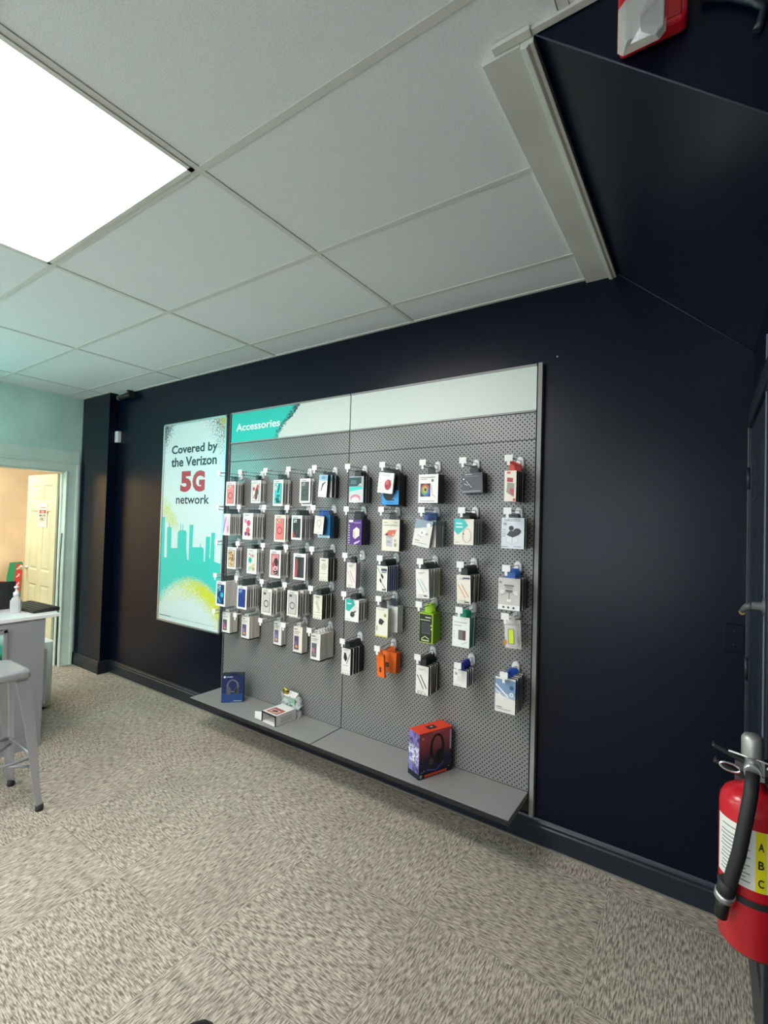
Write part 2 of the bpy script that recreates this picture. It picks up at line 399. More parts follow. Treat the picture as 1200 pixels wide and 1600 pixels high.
# teal lightbox on the end wall, left of the picture
t = thing('display_screen', 'tall glowing teal and pink portrait screen on the end wall left of the doorway', 'screen', (XE + .012, -2.10, 1.05))
MB().box((.0, -.47, 0), (.05, .47, 1.55), STEELD).build('housing', t)
for z0, z1, c, p in ((.98, 1.53, (.05, .75, .66), TEAL_POWER), (.74, .98, (.95, .66, .80), 3.2), (.44, .74, (.45, .70, .92), 3.2), (.02, .44, (.06, .66, .60), 3.0)):
    MB().box((.05, -.45, z0), (.062 if z0 < .9 else .10, .45, z1), emit(c, p, 'screen_glow')).build('lit_band', t)
# lamp of the storeroom
L = bpy.data.lights.new('storeroom_lamp', 'AREA'); L.energy = WARM_POWER; L.color = (1.0, .89, .79); L.size = 1.0; L.shape = 'SQUARE'
o = bpy.data.objects.new('storeroom_lamp', L); C.objects.link(o); o.location = (-6.7, -1.2, 2.55)
tag(o, 'warm ceiling lamp of the storeroom', 'lamp')

# ------------------------------------------------------------------ poster
def m_poster():
    n = NB('poster_print', .28, 0, .5); x, y, z = n.xyz()
    r = n.white(n.vec(n.M('FLOOR', n.M('MULTIPLY', x, 230.0)), 0.0, n.M('FLOOR', n.M('MULTIPLY', z, 230.0))))
    r2 = n.white(n.vec(n.M('FLOOR', n.M('MULTIPLY', x, 190.0)), 7.0, n.M('FLOOR', n.M('MULTIPLY', z, 190.0))))
    col = (.70, .82, .81)
    # yellow spray by the left edge
    d = n.M('ABSOLUTE', n.M('ADD', n.M('MULTIPLY', n.M('ADD', x, .44), .76), n.M('MULTIPLY', n.M('SUBTRACT', z, 1.09), .65)))
    m = n.M('MULTIPLY', n.ramp(d, .0, .11, .62, 0.0), n.M('MULTIPLY', n.ramp(z, .78, .92), n.ramp(z, 1.0, 1.22, 1.0, 0.0)))
    col = n.mix(n.M('LESS_THAN', r, m), col, (.62, .66, .06))
    # teal field above a pale mound
    dx = n.M('SUBTRACT', x, .032); dz = n.M('ADD', z, .24)
    s = n.M('SUBTRACT', n.M('SQRT', n.M('ADD', n.M('MULTIPLY', dx, dx), n.M('MULTIPLY', dz, dz))), .62)
    m = n.M('MULTIPLY', n.ramp(s, -.05, .07), n.M('LESS_THAN', z, .575))
    col = n.mix(n.M('LESS_THAN', r2, m), col, (.045, .60, .52))
    m = n.M('MULTIPLY', n.M('MULTIPLY', n.ramp(s, -.20, -.03), n.ramp(s, -.01, .07, 1.0, 0.0)), n.ramp(x, -.33, .25, .12, .98))
    col = n.mix(n.M('LESS_THAN', r, m), col, (.66, .70, .03))
    # dark spray in the upper corners
    a = n.M('ADD', n.M('MULTIPLY', n.M('ADD', x, .44), 1.5), n.M('SUBTRACT', 1.785, z)); m = n.ramp(a, 0.0, .34, .95, 0.0)
    col = n.mix(n.M('LESS_THAN', r2, m), col, (.02, .03, .035))
    a = n.M('ADD', n.M('SUBTRACT', .44, x), n.M('MULTIPLY', n.M('SUBTRACT', 1.785, z), .7)); m = n.ramp(a, 0.0, .36, .62, 0.0)
    col = n.mix(n.M('LESS_THAN', r, m), col, (.06, .07, .06))
    m = n.ramp(n.M('ADD', n.M('SUBTRACT', .44, x), n.M('SUBTRACT', 1.785, z)), .03, .17, .95, 0.0)
    col = n.mix(n.M('LESS_THAN', r2, m), col, (.55, .56, .08))
    return n.color(col)
PX, PZ = -3.712, .66
t = thing('wall_poster', 'tall framed poster with teal skyline reading Covered by the Verizon 5G network', 'poster', (PX, 0, PZ))
MB().box((-.445, -.024, .010), (.445, -.004, 1.785), m_poster()).build('poster_sheet', t)
w = MB()
for q in ((-.455, 0, .455, .018), (-.455, 1.777, .455, 1.795), (-.455, 0, -.437, 1.795), (.437, 0, .455, 1.795)): w.box((q[0], -.032, q[1]), (q[2], -.001, q[3]), ALU)
w.build('frame', t, .003)
sk = [(-.445, 1.602), (-.394, 1.603), (-.386, 1.224), (-.342, 1.226), (-.351, 1.509), (-.325, 1.515), (-.318, 1.56), (-.312, 1.515), (-.285, 1.511), (-.281, 1.324), (-.182, 1.33), (-.184, 1.472), (-.155, 1.487), (-.146, 1.487), (-.145, 1.55), (-.139, 1.55), (-.138, 1.488), (-.116, 1.49), (-.113, 1.54), (-.108, 1.54), (-.105, 1.49), (-.071, 1.49), (-.051, 1.469), (-.050, 1.337), (-.026, 1.227), (-.008, 1.228), (-.011, 1.54), (.042, 1.542), (.038, 1.348), (.150, 1.354), (.152, 1.39), (.156, 1.39), (.157, 1.356), (.189, 1.354), (.201, 1.33), (.204, 1.222), (.221, 1.224), (.227, 1.446), (.282, 1.448), (.279, 1.268), (.292, 1.269), (.297, 1.482), (.344, 1.484), (.345, 1.246), (.40, 1.236), (.437, 1.236), (.437, 1.21), (-.437, 1.21)]
w = MB(); pts = [(max(-.437, a), b - PZ) for a, b in sk]
w.prism(pts[::-1], 1, -.0255, -.0242, mat((.045, .60, .52), .28)); w.build('skyline_print', t)
INK = mat('1d2b33', .4)
for s, a, b, c, d, m, bo in (('Covered by', -4.036, -3.372, 2.150, 2.250, INK, .026), ('the Verizon', -4.036, -3.378, 2.055, 2.140, INK, .026), ('5', -3.885, -3.722, 1.828, 2.012, mat('b5303f', .4), .055), ('G', -3.706, -3.530, 1.828, 2.012, mat('b5303f', .4), .055), ('network', -3.941, -3.462, 1.722, 1.802, INK, .016)):
    text_mesh(s, m, b - a, d - c, (a - PX, -.0246, c - PZ), bold=bo, parent=t)
MB().box((-.42, -.0246, .049), (-.25, -.0242, .056), mat('5a7a70', .5)).box((-.25, -.0246, .051), (.377, -.0242, .0535), mat('7a9a90', .5)).build('fine_print', t)

# ------------------------------------------------------------------ pegboard display
BX0, BXM, BX1, BY = -3.197, -1.969, -.735, -.03
def m_header():
    n = NB('header_print', .4, 0, .4); x, y, z = n.xyz()
    e = n.M('ADD', n.M('MULTIPLY', n.M('POWER', n.ramp(z, 1.96, 2.20), 1.3), .20), .545)       # edge of the teal brush stroke
    e = n.M('ADD', e, n.M('MULTIPLY', n.M('SUBTRACT', n.noise(n.vec(x, 0.0, z), 30, 4), .5), .12))
    s = n.M('SUBTRACT', x, e)
    col = n.mix(n.M('LESS_THAN', s, 0.0), (.70, .76, .715), (.03, .60, .50))
    r = n.white(n.vec(n.M('FLOOR', n.M('MULTIPLY', x, 220.0)), 0.0, n.M('FLOOR', n.M('MULTIPLY', z, 220.0))))
    m = n.M('MULTIPLY', n.M('MULTIPLY', n.ramp(s, -.07, -.005), n.ramp(s, .0, .025, 1.0, 0.0)), n.ramp(z, 1.97, 2.16, .35, 1.0))
    return n.color(n.mix(n.M('LESS_THAN', r, m), col, (.04, .08, .09)))
PALE = mat((.70, .76, .715), .4, 0, 'pale_header_card')
pb = thing('pegboard_display', 'large grey perforated display board with two shelves and pale Accessories header', 'display board', (BX0, 0, .255))
def lx(x): return x - BX0
for sec, (a, b) in enumerate(((BX0, BXM), (BXM, BX1))):
    a, b = lx(a) + .004, lx(b) - .004
    MB().box((a, BY, 2.217 - .255), (b, -.006, 2.452 - .255), m_header() if sec == 0 else PALE).build('header_panel', pb)
    MB().box((a, BY - .005, 2.449 - .255), (b, -.004, 2.460 - .255), STEEL).box((a, BY - .005, 2.209 - .255), (b, -.006, 2.219 - .255), STEEL).build('header_rail', pb)
    MB().box((a, BY, 2.066 - .255), (b, -.012, 2.205 - .255), PEG).build('perforated_panel', pb)
    if sec == 0: MB().box((a, BY, 0.002), (b, -.012, 2.062 - .255), PEG).build('perforated_panel', pb)
    else:
        MB().box((a, BY, 1.1045 - .255), (b, -.012, 2.062 - .255), PEG).build('perforated_panel', pb); MB().box((a, BY, 0.002), (b, -.012, 1.1015 - .255), PEG).build('perforated_panel', pb)
    MB().box((a - .002, -.012, -.11), (b + .002, -.002, 2.2), BLACK).build('backing', pb)
    # shelf: folded steel tray
    s = MB().box((a, -.322, -.0012), (b, BY - .001, 0), STEEL).box((a, -.322, -.026), (b, -.318, -.0012), BLACK).box((a, -.318, -.030), (a + .002, BY - .001, -.004), STEEL).box((b - .002, -.318, -.030), (b, BY - .001, -.004), STEEL)
    s.build('shelf', pb, .0012)
    for x in (a + .03, b - .03): MB().prism([(-.28, -.005), (BY, -.005), (BY, -.075), (-.08, -.07), (-.28, -.03)], 0, x - .0015, x + .0015, STEELD).build('shelf_bracket', pb)
for x, wd_ in ((lx(BX1) + .004, .022), (-.004 - .008, .010), (lx(BXM) - .003, .006)):
    m = STEEL if wd_ > .01 else STEELD
    MB().box((x, BY - (.006 if wd_ > .008 else -.004), -.118), (x + wd_, -.001, 2.207), m).build('upright', pb, .001)
text_mesh('Accessories', mat('f2f7f5', .4), .50, .060, (lx(-3.135), BY - .0006, 2.305 - .255), bold=.022, parent=pb)

# ------------------------------------------------------------------ peg hooks and packets
COLX = [None, -3.05, -2.805, -2.536, -2.312, -2.08, -1.83, -1.571, -1.301, -1.06, -.813]
ROWL = [None, 1.942, 1.686, 1.422, 1.172, .905]; ROWR = [None, 1.942, 1.680, 1.396, 1.160, .872]
ROWN = [None, 'top row', 'second row', 'middle row', 'fourth row', 'bottom row']
COLN = [None, 'leftmost peg', 'second peg from left', 'third peg from left', 'fourth peg from left', 'fifth peg from left', 'fifth peg from right', 'fourth peg from right', 'third peg from right', 'second peg from right', 'rightmost peg']
def R(u0, v0, u1, v1, c): return ('p', [(u0, v0), (u1, v0), (u1, v1), (u0, v1)], c)
def E(cu, cv, ru, rv, c, n=18): return ('p', [(cu + ru * math.cos(2 * PI * k / n), cv + rv * math.sin(2 * PI * k / n)) for k in range(n)], c)
def P_(pts, c): return ('p', pts, c)
def RG(cu, cv, ru, rv, th, c): return ('r', (cu, cv, ru, rv, th), c)
def L_(u0, v0, u1, v1, wd, c):
    d = math.hypot(u1 - u0, v1 - v0); nx, ny = -(v1 - v0) / d * wd / 2, (u1 - u0) / d * wd / 2
    return ('p', [(u0 + nx, v0 + ny), (u0 - nx, v0 - ny), (u1 - nx, v1 - ny), (u1 + nx, v1 + ny)], c)
GT = '8d8a86'
def case(c, ring=None, cam='e9d9c8', extra=(), wb='55524e', logo=GT):
    out = [('window', [R(.13, .085, .87, .87, wb), R(.2, .91, .62, .935, logo)]),
           ('phone_case', [R(.17, .10, .83, .86, c)] + list(extra) + ([R(.22, .70, .52, .83, cam), E(.30, .79, .05, .03, '3a3a3a'), E(.43, .74, .05, .03, '3a3a3a')] if cam else []) + ([RG(.5, .42, .24, .14, .035, ring)] if ring else []))]
    return out
def pr(*sh): return [('printed_front', list(sh))]
def txt(v, u0=.15, u1=.75, c=GT, h=.014): return R(u0, v, u1, v + h, c)
_pm = {}
def mk_print(name, shapes, W, Hh, parent, y0=-.0003):
    mb = MB(); y = y0
    for k, c, col in [(s[0], s[1], s[2]) for s in shapes]:
        y -= .00025; m = mat(col, .4)
        if k == 'p': mb.poly([((u - .5) * W, y, v * Hh) for u, v in c], m)
        else:
            cu, cv, ru, rv, th = c; n = 22; vs = []
            for q in range(n):
                t = 2 * PI * q / n
                vs += [((cu - .5 + ru * math.cos(t)) * W, y, (cv + rv * math.sin(t)) * Hh), ((cu - .5 + (ru - th * 1.6) * math.cos(t)) * W, y, (cv + (rv - th) * math.sin(t)) * Hh)]
            mb.add(vs, [(2 * q, 2 * q + 1, (2 * q + 3) % (2 * n), (2 * q + 2) % (2 * n)) for q in range(n)], m)
    o = mb.build(name, parent); return o
def packet(name, label, cat, W, Hh, T, box, side, prints, tab='3a3a3c', group=None, slot=None, kind='box', tabh=.034, bottom=None):
    """hanging packet: local origin at bottom centre of the front face, front looks to -y"""
    t = thing(name, label, cat, group=group)
    bm_ = mat(box, .45); sm_ = mat(side, .42)
    if kind == 'blister':
        MB().box((-W / 2, T - .002, 0), (W / 2, T, Hh), bm_).build('backing_card', t)
        MB().loft([[(a, T - .0025, b + Hh / 2) for a, b in rrect(W * .92, Hh * .80, .012)], [(a, .002, b + Hh / 2) for a, b in rrect(W * .84, Hh * .72, .010)]], CLEAR, False).build('blister', t)
    else:
        b = MB().box((-W / 2, 0, 0), (W / 2, T, Hh), bm_, sm_)
        if slot:
            for s in (-1, 1): b.box((s * W / 2 - .0004, T * .3, Hh * .09), (s * W / 2 + .0004, T * .76, Hh * .86), mat(slot, .3))
        if bottom: b.box((-W / 2 - .0005, -.0005, -.009), (W / 2 + .0005, T, .0), mat(bottom, .5))
        b.build('box' if kind == 'box' else kind, t)
    for pn, sh in prints: mk_print(pn, sh, W, Hh, t, -.0003 if pn != 'phone_case' else -.0012)
    tw = min(.05, W * .5) if 'case' not in name else .026
    hm = mat(tab, .4)
    MB().prism([(-tw / 2, Hh - .002), (tw / 2, Hh - .002), (tw / 2, Hh + tabh * .55), (tw * .32, Hh + tabh), (-tw * .32, Hh + tabh), (-tw / 2, Hh + tabh * .55)], 1, T * .5, T * .5 + .0012, hm).build('hang_tab', t)
    return t
W0, WS = 'f9f7f3', 'ebe9e6'
BK, BS = '17181b', '17181b'
dots3 = [E(.22, .05, .05, .025, GT), E(.5, .05, .05, .025, GT), E(.78, .05, .05, .025, GT)]
def cable(c1, c2='6a6a6a', *ex): return pr(L_(.1, .66, .62, .2, .05, c1), L_(.34, .68, .86, .24, .05, c2), txt(.88, .2, .7), txt(.84, .2, .55), txt(.10, .12, .7), txt(.04, .12, .5), *ex)
def scr(c1, c2, c3): return pr(R(.10, .10, .62, .62, c1), E(.3, .36, .16, .09, c2), E(.38, .22, .16, .06, c3), R(.10, .62, .62, .63, GT), txt(.78, .1, .75, GT, .02), txt(.72, .1, .6), R(.1, .88, .45, .91, '4a4a4a'))
SP = []   # row, col, name, cat, what, W, H, T, top, yfront, n, step, box, side, prints, tab, opts
def S(r, c, name, cat, what, beh, W, Hh, T, top, yf, n, step, box, side, prints, tab='3a3a3c', **o): SP.append((r, c, name, cat, what, beh, W, Hh, T, top, yf, n, step, box, side, prints, tab, o))
PCB = 'phone_case_box'; PCC = 'phone case box'; WB = 'white phone case box'
floral = [E(.3, .62, .12, .09, 'd8323a'), E(.62, .5, .17, .2, '4b3a30'), E(.55, .3, .16, .16, '5a4638'), E(.70, .72, .13, .1, 'e4574f'), E(.34, .3, .1, .08, 'f3b6b8'), L_(.3, .2, .7, .75, .05, 'b02028')]
S(1, 1, PCB, PCC, 'with coral case', WB, .112, .187, .018, 1.892, -.128, 3, .023, W0, WS, case('ef7f7c', '9e3c3f', 'f4c9a0'), slot='2d2c2b')
S(1, 2, PCB, PCC, 'with red and brown floral case', WB, .105, .171, .013, 1.899, -.092, 4, .0145, W0, WS, case('f0dcd8', None, None, floral), slot='3c3a37')
S(1, 3, PCB, PCC, 'with teal and black case', WB, .098, .187, .02, 1.894, -.122, 3, .028, W0, WS, case('35c9c0', None, 'bfe8e4', [R(.2, .6, .36, .84, 'd8dedc'), L_(.66, .84, .5, .5, .12, '16323a'), E(.55, .38, .2, .05, '1f6f72'), E(.45, .25, .2, .07, '17505a'), E(.55, .16, .22, .05, '1a3b44')]), slot='4a4744')
S(1, 4, PCB, PCC, 'with dark grey ring case', WB, .100, .170, .014, 1.900, -.080, 3, .017, W0, WS, case('575955', '3b3d3b', 'b9bab6'), slot='4a4744', drop={1: .02})
S(1, 5, 'cable_box', 'accessory box', 'white and blue with a black cable', 'black accessory box', .074, .147, .026, 1.912, -.150, 3, .040, W0, '1b1a1c', pr(R(0, .74, 1, 1, 'a9d3ec'), txt(.88, .3, .8, '3d6d94', .025), txt(.82, .3, .72, '3d6d94', .025), L_(.35, .28, .45, .6, .09, '3c3f44'), L_(.42, .56, .8, .68, .05, '3c3f44'), L_(.45, .45, .65, .62, .04, '5a5d62'), txt(.08, .2, .75)), roll=-4)
S(1, 6, 'headset_pack', 'blister pack', 'clear teal and pink', 'dark accessory box', .112, .165, .024, 1.896, -.122, 3, .028, 'b8c4c6', '1a2130', [('printed_front', [R(.0, .0, 1, .5, 'cfd8da'), P_([(.0, .42), (.9, .52), (.9, .60), (.05, .60)], '3fd8c8'), E(.45, .16, .36, .15, 'd88890', 24), E(.45, .10, .28, .12, 'efdfe6', 24), R(-.08, .62, .85, .96, '2f4b50'), R(.1, .70, .5, .86, '5d777a'), P_([(.6, .64), (.95, .64), (.8, .74)], 'c9cfd0')])], kind='box', beh_side='1a2130')
S(1, 7, 'charger_card', 'accessory card', 'white with red earbud case', 'blue and black earbuds box', .108, .122, .012, 1.906, -.165, 1, .03, W0, 'd8d5d0', pr(E(.66, .42, .22, .26, 'b8323c'), E(.62, .52, .12, .12, 'd8606a'), L_(.5, .28, .85, .66, .03, '8f2029'), txt(.86, .2, .75), txt(.5, .08, .25), txt(.15, .06, .5)), roll=-6)
S(1, 8, 'speaker_box', 'speaker box', 'white with rainbow-lit speaker', None, .125, .162, .075, 1.889, -.150, 1, .08, W0, '15171b', pr(R(.10, .22, .62, .68, '2c2e35'), E(.36, .46, .22, .2, 'd9433b', 24), E(.40, .40, .19, .18, '4a63c9', 24), E(.34, .44, .17, .16, '49b06a', 24), E(.36, .47, .11, .11, 'e0a63f', 24), E(.37, .46, .06, .06, '33343c', 20), E(.72, .78, .06, .05, '6a6d70'), L_(.68, .62, .72, .3, .015, GT), L_(.72, .3, .9, .2, .015, GT), txt(.88, .1, .85, '9a958c', .025), txt(.82, .1, .45), txt(.06, .1, .85)))
S(1, 9, 'stylus_box', 'accessory box', 'dark grey with a black pocket tool', None, .120, .110, .064, 1.893, -.100, 1, .08, '55575f', '1c1d24', pr(L_(.18, .66, .5, .24, .13, '1e1f24'), L_(.2, .64, .48, .27, .06, 'a5a7ad'), L_(.1, .5, .3, .4, .03, 'c9cbd0'), txt(.92, .15, .5, 'd5d6da', .03), txt(.82, .15, .85, '8d9098', .02), R(.02, .05, .9, .13, '8b8e96'), E(.1, .72, .04, .04, 'f0f0f2')), tab='202226', roll=3)
S(1, 10, 'cable_box', 'accessory box', 'white with red slanted print', 'black and white accessory box', .060, .154, .030, 1.887, -.190, 4, .038, 'f3ead9', '20222a', pr(P_([(.18, .30), (.82, .14), (.85, .58), (.25, .62)], '9d9a90'), P_([(.22, .64), (.72, .62), (.72, .76), (.22, .78)], 'b2383f'), P_([(.45, .30), (.8, .17), (.82, .4), (.5, .44)], 'c4555a'), R(.2, .9, .5, .97, 'd86a5f'), R(.75, .02, .95, .1, 'c8433a')), tab='d5372f')
swirl = [E(.25, .5, .14, .34, 'cdb3d8'), E(.62, .45, .16, .4, 'f0c6d4'), L_(.2, .15, .5, .85, .1, 'a887c4'), E(.75, .3, .1, .18, 'd78fb0')]
S(2, 1, PCB, PCC, 'with lilac marble case', WB, .092, .165, .014, 1.642, -.160, 6, .0175, W0, WS, [('window', [R(0, 0, .16, 1, '8fdce0'), R(.13, .085, .87, .87, 'b9b2b4')])] + case('f3e6ef', None, None, swirl)[1:], slot='3d3934')
bloom = [E(.3, .7, .14, .08, 'd98fb4'), E(.6, .62, .18, .12, 'cf3b62'), E(.55, .36, .2, .12, 'd8525a'), E(.35, .22, .14, .08, '9a3070'), E(.65, .2, .14, .07, '8a2a35'), E(.4, .5, .12, .09, 'f3d3dc')]
S(2, 2, PCB, PCC, 'with pink flower case', 'white and clear phone case box', .110, .195, .016, 1.650, -.157, 5, .0235, W0, WS, case('f6e9ec', None, None, bloom, wb='e8dfe0'), slot='3c3a37', jig=3.0)
S(2, 3, PCB, PCC, 'with coral case', WB, .114, .194, .014, 1.643, -.090, 2, .017, 'f4ecd9', WS, case('f0807c', 'a84044', 'f4c9a0'), slot='3d3a38')
S(2, 4, PCB, PCC, 'with black and red case', WB, .098, .166, .0155, 1.641, -.151, 6, .019, W0, 'd0cfcf', case('26282a', None, 'd6d6d4', [P_([(.17, .10), (.42, .10), (.17, .42)], 'b3262c'), L_(.5, .2, .62, .42, .03, '5b6064'), L_(.42, .12, .58, .3, .03, '5b6064')], wb='3a3a3a'), slot='4b4a4a')
S(2, 5, 'charger_box', 'accessory box', 'small cream box with a coiled cable', 'blue accessory box', .078, .118, .022, 1.640, -.178, 1, .03, 'f1e9dc', '1b2350', pr(RG(.5, .6, .26, .2, .04, 'a9a39b'), L_(.5, .45, .64, .3, .04, 'a9a39b'), txt(.1, .2, .7, 'd3937f'), txt(.06, .2, .5)), tab='2d56a8', roll=-5)
S(2, 6, 'charger_box', 'charger box', 'purple with a white wall plug', 'purple charger box', .106, .158, .040, 1.624, -.124, 2, .045, '5b2f86', '2a1648', pr(P_([(.36, .30), (.52, .22), (.84, .36), (.84, .62), (.62, .70), (.36, .58)], 'eee3d8'), P_([(.36, .30), (.52, .22), (.52, .48), (.36, .58)], 'd5c6bc'), R(.04, .88, .36, .98, 'f1eef4'), txt(.88, .42, .95, 'b99bd0', .02), txt(.84, .42, .9, 'b99bd0', .02), L_(.5, .06, .9, .16, .05, 'd8c9e4'), L_(.46, .02, .8, .1, .04, 'd8c9e4')) + [('edge_marks', [R(.03, .04 + .1 * k, .12, .08 + .1 * k, 'e9e0f0') for k in range(8)])], tab='2b2530')
S(2, 7, 'power_bank_box', 'accessory box', 'white with orange fan and grey cup print', None, .125, .189, .044, 1.629, -.107, 1, .05, 'f1e8d6', '16171a', pr(P_([(.14, .50), (.4, .66), (.84, .68), (.7, .46)], 'dd6a55'), P_([(.14, .5), (.36, .56), (.34, .48)], '201f1d'), P_([(.56, .5), (.66, .58), (.72, .49)], 'efc7a0'), P_([(.26, .15), (.60, .13), (.62, .44), (.24, .46)], 'c9c7cf'), E(.43, .45, .19, .03, 'b3b1ba'), R(.3, .3, .52, .32, GT), R(.3, .26, .52, .28, GT), E(.78, .34, .07, .05, 'c4bfb4'), E(.79, .2, .08, .06, 'aaa69c'), txt(.90, .1, .32, '6a675f'), txt(.90, .7, .9), txt(.81, .1, .9)))
S(2, 8, 'earbuds_case_pack', 'accessory pack', 'grey and white card with white earbud case', 'clear grey accessory pack', .110, .150, .020, 1.630, -.178, 5, .030, 'e9e6df', '8e98a0', pr(P_([(0, .62), (1, .82), (1, 1), (0, 1)], '93a3b3'), P_([(.22, .46), (.5, .38), (.72, .56), (.44, .66)], 'faf8f4'), P_([(.22, .46), (.5, .38), (.5, .31), (.22, .39)], 'd4d1ca'), E(.47, .52, .06, .05, 'b7b4ad'), E(.78, .84, .11, .08, 'f4f6f8'), E(.76, .5, .07, .05, 'b9b4aa'), txt(.2, .12, .4, '7a7770', .02), txt(.12, .12, .85)), tab='46619c', roll=-9)
S(2, 9, 'cable_box', 'accessory box', 'white with teal corner and round cable', 'white accessory box', .112, .136, .028, 1.641, -.187, 4, .034, 'f0e9dc', '9fb0b2', pr(P_([(0, .55), (.2, .38), (.72, .74), (.5, 1), (0, 1)], '3cc3bb'), txt(.80, .1, .42, 'd8f4f0', .05), txt(.66, .1, .46, 'd8f4f0', .05), RG(.66, .36, .24, .28, .03, 'cfc3b2'), E(.5, .42, .03, .03, '4a463f'), txt(.08, .08, .3)), slot='5a6a6e', tab='2a2a2a')
S(2, 10, 'earbuds_box', 'earbuds box', 'pale blue with black earbuds', 'dark earbuds box', .118, .157, .020, 1.653, -.131, 2, .026, 'dfe6ec', '202a35', pr(P_([(.26, .2), (.70, .2), (.76, .42), (.2, .42)], 'e9edf0'), RG(.48, .28, .26, .14, .012, 'c4ccd2'), P_([(.24, .44), (.5, .36), (.8, .46), (.7, .56), (.38, .58)], '33363d'), E(.44, .66, .11, .08, '2c2e35'), E(.70, .56, .17, .10, '23252c'), E(.66, .55, .08, .05, '3f424c'), E(.16, .80, .08, .045, 'a7a695'), txt(.60, .04, .18, '8d949b', .02), txt(.53, .04, .16, '8d949b', .02), txt(.46, .04, .2, '8d949b', .02), txt(.39, .04, .17, '8d949b', .02), txt(.05, .04, .3, '7b8289', .02), txt(.06, .55, .9, 'b6bcc2', .03), L_(.49, .35, .49, .2, .012, '6a6d73')), tab='3a4048', brand=1)
leop = [E(.25 + .5 * random.random(), .14 + .68 * random.random(), .07, .045, random.choice(['b98544', 'd6a868', '8a5a2c', 'f0dcb8', 'c89a5c'])) for _ in range(26)]
S(3, 1, PCB, PCC, 'with brown floral case', WB, .106, .168, .013, 1.384, -.101, 4, .0155, W0, WS, case('e3c49a', None, None, leop), slot='3c3a37')
shell = [E(.36, .54, .18, .12, '3fc4bb'), E(.36, .54, .08, .05, '2a9d98'), E(.6, .72, .14, .06, 'c99a90'), E(.5, .26, .14, .08, 'e2c98f'), E(.7, .2, .1, .07, 'b9a07a'), E(.3, .2, .1, .08, '9fd8d0'), E(.68, .36, .1, .06, 'd8c6a0')]
S(3, 2, PCB, PCC, 'with cream case and teal ring', WB, .108, .185, .012, 1.384, -.107, 5, .0145, W0, WS, case('ece4d4', None, 'f5f2ec', shell, wb='ddd6c8'), slot='3c3a37')
marb = [E(.38, .68, .16, .11, 'f0a2a2'), E(.6, .56, .2, .16, '3a2a2a'), E(.4, .46, .14, .1, 'c84a52'), E(.6, .22, .2, .1, '2a2222'), RG(.56, .34, .17, .09, .03, 'e8e2e0'), L_(.25, .14, .7, .2, .03, 'b9b0ae')]
S(3, 3, PCB, PCC, 'with pink and black marble case', WB, .112, .196, .0135, 1.391, -.128, 5, .0165, W0, WS, case('d9888c', None, None, marb, wb='2c2626'), slot='3c3a37')
S(3, 4, PCB, PCC, 'with black case and red flame', WB, .116, .180, .014, 1.379, -.112, 3, .0175, W0, 'a7a9a6', case('3a3b3e', None, None, [P_([(.17, .10), (.30, .10), (.40, .5), (.34, .78), (.25, .84), (.17, .6)], 'a84a4c'), P_([(.17, .12), (.3, .14), (.28, .34), (.17, .4)], 'e0474a'), P_([(.42, .1), (.62, .1), (.54, .46), (.62, .86), (.4, .86), (.48, .48)], '222327')], wb='2c2c2e'), slot='3a3c3a')
S(3, 5, 'screen_protector_box', 'accessory box', 'cream and black with grey portrait print', 'black accessory box', .076, .151, .024, 1.364, -.121, 3, .028, 'eee7d4', BS, pr(E(.5, .62, .3, .16, 'd6cfbd'), txt(.89, .2, .7, '6b665a', .03), txt(.32, .2, .8), R(0, .155, 1, .165, 'b5ae9c'), *dots3), slot=None)
S(3, 6, 'cable_box', 'cable box', 'white with pink cable', 'pink-edged cable box', .072, .156, .020, 1.353, -.149, 2, .025, 'efe6de', 'b99ab0', cable('d9b3c0', 'cf9fb4'))
S(3, 7, 'cable_box', 'cable box', 'white with black cable plugs', 'navy-edged cable box', .074, .148, .017, 1.355, -.187, 6, .0225, 'f0ebe1', '2d5490', pr(L_(.05, .92, .5, .56, .03, '2b2b2b'), L_(.42, .66, .62, .52, .13, '2b2b2b'), L_(.3, .46, .9, .08, .03, '2b2b2b'), L_(.3, .48, .44, .36, .12, '2b2b2b'), R(.42, .80, .95, .90, '44506a'), R(.45, .73, .9, .78, GT), R(.55, .04, .9, .1, '44506a')), tab='2a2a2c')
S(3, 8, 'cable_box', 'cable box', 'white with pale blue cable', 'pale blue cable box', .082, .160, .018, 1.357, -.190, 5, .034, 'f0ebe1', 'a4bccb', cable('a9c2d4', 'b5cbd8', R(.6, .06, .85, .11, '55606a')), tab='2a2a2c', roll=3, jig=2.5, alt='b39a45')
S(3, 9, 'cable_box', 'cable box', 'white with orange cable', 'black-edged cable box', .079, .150, .016, 1.344, -.172, 5, .029, 'efe6d8', '2b2c30', cable('dca77c', 'd8a070', R(.45, .86, .95, .92, '5a6074'), R(.55, .03, .9, .08, '5a5a5a')), tab='2a2a2c', roll=2, jig=3)
S(3, 10, 'adapter_box', 'accessory box', 'silver with connected screens diagram', 'grey accessory box', .112, .160, .030, 1.350, -.165, 3, .040, 'cfcbc4', '4b545c', pr(R(0, 0, 1, .16, 'f0efec'), E(.26, .08, .05, .035, '4a4a4a'), E(.48, .08, .05, .035, '4a4a4a'), E(.72, .08, .05, .035, '4a4a4a'), R(.34, .56, .66, .63, '6a6763'), L_(.5, .56, .5, .34, .02, '6a6763'), R(.1, .5, .3, .62, 'e4e1da'), R(.72, .46, .9, .6, 'e4e1da'), R(.4, .26, .62, .34, 'f1efea'), L_(.1, .44, .5, .56, .012, '8a867f'), L_(.9, .44, .5, .56, .012, '8a867f'), R(.28, .74, .72, .79, '7b7771'), R(.34, .68, .66, .71, '8b8781'), E(.1, .86, .05, .04, '8b8781')), tab='2f63b8')
